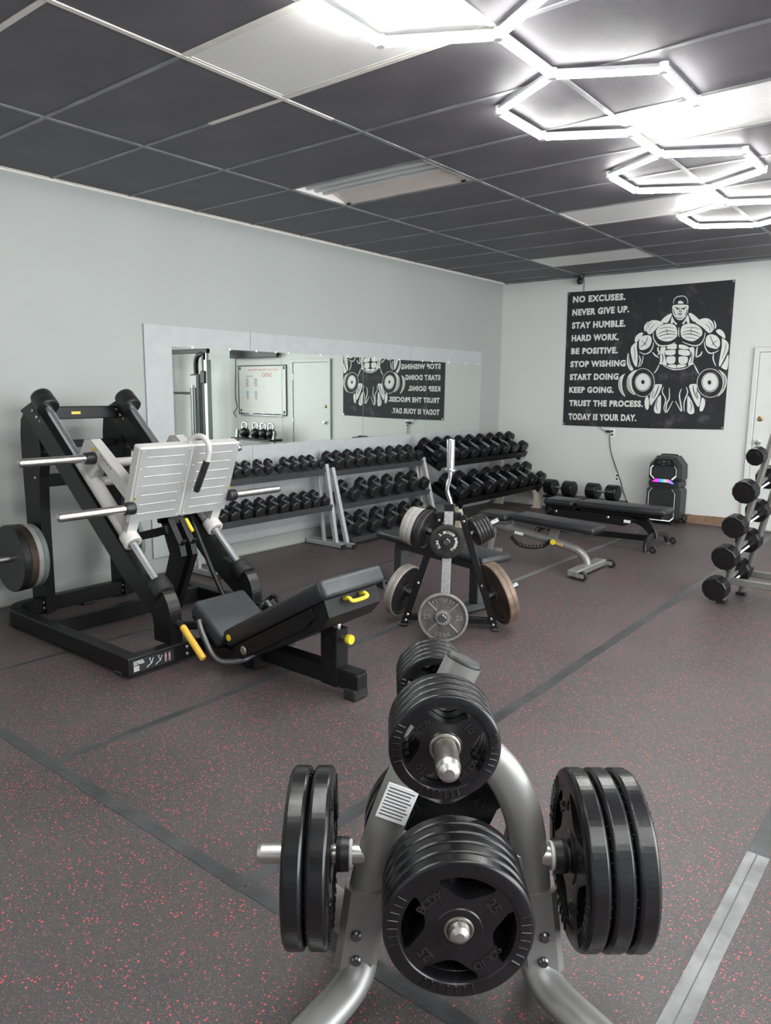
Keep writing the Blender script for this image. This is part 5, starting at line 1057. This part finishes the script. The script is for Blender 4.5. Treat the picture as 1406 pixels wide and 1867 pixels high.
SPK([(xc-.12, .695), (xc+.12, .695), (xc+.10, .765), (xc-.10, .765)], 6.583, 6.593, 'control_panel', M_blackg)
for x, r in ((-.055, .016), (.055, .020)): MB().lathe([(r*.5, .004), (r*.6, .006), (r, .005), (r, 0)], (xc+x, 6.583, .732), (0, -1, 0), 20).build('dial', M_dkgrey, sp)
MB().bb(xc-.025, xc+.02, 6.581, 6.583, .722, .748).build('display', M_ink, sp); MB().bb(xc-.02, xc+.016, 6.5805, 6.581, .742, .745).build('display_text', M_white, sp); MB().bb(xc-.02, xc+.012, 6.5825, 6.583, .706, .714).build('brand_print', mat('teal_print', (.12, .2, .2), .5), sp)
MB().tube(smooth_path([(xc-.09, 6.78, .795), (xc-.08, 6.78, .812), (xc+.08, 6.78, .812), (xc+.09, 6.78, .795)], 4), .008, 10).build('top_handle', M_plasticb, sp)
for s in (-1, 1): MB().lathe([(.0, -.018), (.045, -.018), (.052, -.010), (.052, .010), (.045, .018), (0, .018)], (xc+s*.205, 6.835, .054), (1, 0, 0), 24).build('wheel', M_rubber, sp)
for s in (-1, 1): MB().box((xc+s*.12, 6.62, .016), (.05, .05, .032), .006).build('foot', M_rubber, sp)
# ================================================================== things seen only in the mirror
wbd = thing('whiteboard', 'framed whiteboard with red and blue notes on the back wall', 'whiteboard', (4.93, D-.01, 1.08))
MB().bb(4.30, 5.55, D-.012, D-.001, 1.09, 1.945).build('board', M_white, wbd)
f = MB()
for a, b in ((4.285, 4.305), (5.545, 5.565)): f.bb(a, b, D-.02, D-.001, 1.08, 1.96, .003)
for a, b in ((1.075, 1.095), (1.94, 1.96)): f.bb(4.285, 5.565, D-.02, D-.001, a, b, .003)
f.build('frame', M_dkgrey, wbd)
MB().bb(4.35, 5.5, D-.06, D-.02, 1.072, 1.082, .002).build('tray', M_alu, wbd)
def wnote(s, x0, x1, z0, z1, m, bold=.0):
    t_ = MB(); text_fit(t_, s, lambda a, b, d: V((a, D-.0122-d, b)), x0, x1, z0, z1, bold, .0005); t_.build('note', m, wbd)
wnote('Don\'t be a better than me', 4.50, 5.28, 1.86, 1.91, M_red); wnote('SAND', 4.66, 4.92, 1.75, 1.83, M_red)
for x0, m in ((5.05, M_blue), (5.28, M_blue)):
    for k in range(6):
        f = MB().bb(x0, x0+.08-.01*(k % 3), D-.0127, D-.0121, 1.71-.025*k, 1.722-.025*k); f.build('note', m if k % 2 else M_red, wbd)
        f = MB().bb(x0, x0+.07-.01*(k % 2), D-.0127, D-.0121, 1.48-.025*k, 1.492-.025*k); f.build('note', m if k < 4 else M_red, wbd)
wnote('Tournament', 5.15, 5.36, 1.755, 1.785, M_ink)
for x, z in ((4.33, 1.88), (5.49, 1.88), (4.33, 1.11), (5.48, 1.12)): MB().bb(x, x+.04, D-.0127, D-.0121, z, z+.05).build('corner_mark', M_ink, wbd)
for i, (x, m, ln) in enumerate(((4.45, M_black, .13), (4.66, M_black, .15), (4.95, M_black, .12), (5.14, M_whitepl, .1), (5.25, M_blue, .08), (5.40, M_black, .1))):
    t = thing('marker_pen', '%s marker pen from the left on the whiteboard tray' % ORD[i], 'marker', (x, D-.04, 1.082)); MB().cyl((x, D-.04, 1.092), (x+ln, D-.04, 1.092), .010, 10).build('barrel', m, t); MB().cyl((x+ln, D-.04, 1.092), (x+ln+.02, D-.04, 1.092), .008, 10).build('cap', M_black, t)
tv = thing('wall_television', 'black wall television above the whiteboard, seen in the mirror', 'television', (5.05, D-.08, 2.5))
MB().bb(4.42, 5.68, D-.11, D-.06, 2.085, 2.80, .008).build('casing', M_plasticb, tv); MB().bb(4.435, 5.665, D-.1115, D-.1105, 2.10, 2.785).build('screen', M_blackg, tv); MB().bb(4.85, 5.25, D-.06, D-.001, 2.3, 2.7, .004).build('wall_bracket', M_black, tv)
solo(MB().tube(smooth_path([(5.62, D-.02, 2.12), (5.64, D-.012, 1.8), (5.66, D-.012, 1.4), (5.62, D-.012, 1.2), (5.72, D-.012, 1.1), (5.63, D-.02, 1.02)], 6), .006, 6), 'television_cord', M_cable, 'loose television cord hanging beside the whiteboard', 'cord', loc=(5.62, D-.02, 2.12))
kr = thing('kettlebell_rack', 'low black kettlebell shelf with grey legs under the whiteboard', 'rack', (4.6, 6.58, 0))
MB().bb(4.20, 5.24, 6.42, 6.72, .645, .68, .005).build('shelf', M_black, kr); MB().bb(4.20, 5.24, 6.40, 6.73, .24, .27, .005).build('shelf', M_black, kr)
for x in (4.24, 5.20):
    MB().beam((x, 6.46, .0), (x, 6.56, .82), .05, .05, .005, (0, 1, 0)).build('upright', M_silver, kr); MB().bb(x-.03, x+.03, 6.36, 6.78, 0, .04, .005).build('foot', M_silver, kr)
def kettlebell(x, y, z, R, lab):
    t = thing('kettlebell', lab, 'kettlebell', (x, y, z), 0, 'kettlebells under the whiteboard')
    MB().ball((x, y, z+R*.92), R, 20).lathe([(R*.7, 0), (R*.72, .004), (R*.6, .03)], (x, y, z), (0, 0, 1), 20).build('ball', M_urethane, t)
    MB().tube(smooth_path([(x-R*.5, y, z+R*1.6), (x-R*.72, y, z+R*2.2), (x-R*.5, y, z+R*2.75), (x, y, z+R*2.9), (x+R*.5, y, z+R*2.75), (x+R*.72, y, z+R*2.2), (x+R*.5, y, z+R*1.6)], 5), .016, 12).build('handle', M_chrome, t)
for i, x in enumerate((4.33, 4.52, 4.73, 5.02)): kettlebell(x, 6.57, .68, .094, 'chrome-handled kettlebell, %s from the right in the mirror' % ['fourth', 'third', 'second', 'first'][3-i])
dumbbell(Matrix.Translation((4.12, 6.57, .73)) @ Matrix.Rotation(PI/2, 4, 'Z'), .05, .06, .1, 'hex', 'spare dumbbell at the door end of the kettlebell shelf', 'kettlebells under the whiteboard') if False else None
cm = thing('cable_machine', 'tall cable machine with weight stack and black crossbar, seen in the mirror', 'cable machine', (6.2, 6.2, 0))
for x in (5.86, 7.6):
    MB().bb(x-.10, x+.10, 6.16, 6.46, .0, .06, .005).build('base', M_black, cm)
    MB().bb(x-.16, x-.07, 6.30, 6.40, .06, 2.05, .006).build('column', M_silver2, cm)
    MB().bb(x+.08, x+.32, 6.26, 6.44, .06, 1.80, .03).build('stack_shroud', M_hammer, cm)
    MB().bb(x+.12, x+.28, 6.245, 6.262, .12, 1.55, .003).build('weight_stack', M_blackg, cm)
    MB().cyl((x+.20, 6.24, .1), (x+.20, 6.24, 1.6), .010, 10).build('guide_rod', M_steel, cm)
    MB().bb(x-.05, x+.0, 6.31, 6.38, .06, 2.17, .004).build('pulley_post', M_black, cm)
    MB().box((x-.06, 6.33, 1.74), (.13, .12, .22), .01).build('pulley_carriage', M_black, cm)
    MB().cyl((x-.115, 6.345, 1.85), (x-.115, 6.345, 2.18), .028, 14).build('upper_rod', M_chrome, cm)
    MB().tube(smooth_path([(x+.2, 6.34, 1.8), (x+.2, 6.34, 2.0), (x+.14, 6.34, 2.12), (x-.02, 6.34, 2.17)], 5), .045, 12).build('bent_tube', M_black, cm)
MB().beam((5.70, 6.34, 2.205), (7.75, 6.34, 2.205), .07, .08, .006).build('top_beam', M_black, cm)
MB().cyl((5.95, 6.34, 1.45), (7.55, 6.34, 1.45), .022, 12).build('crossbar', M_black, cm)
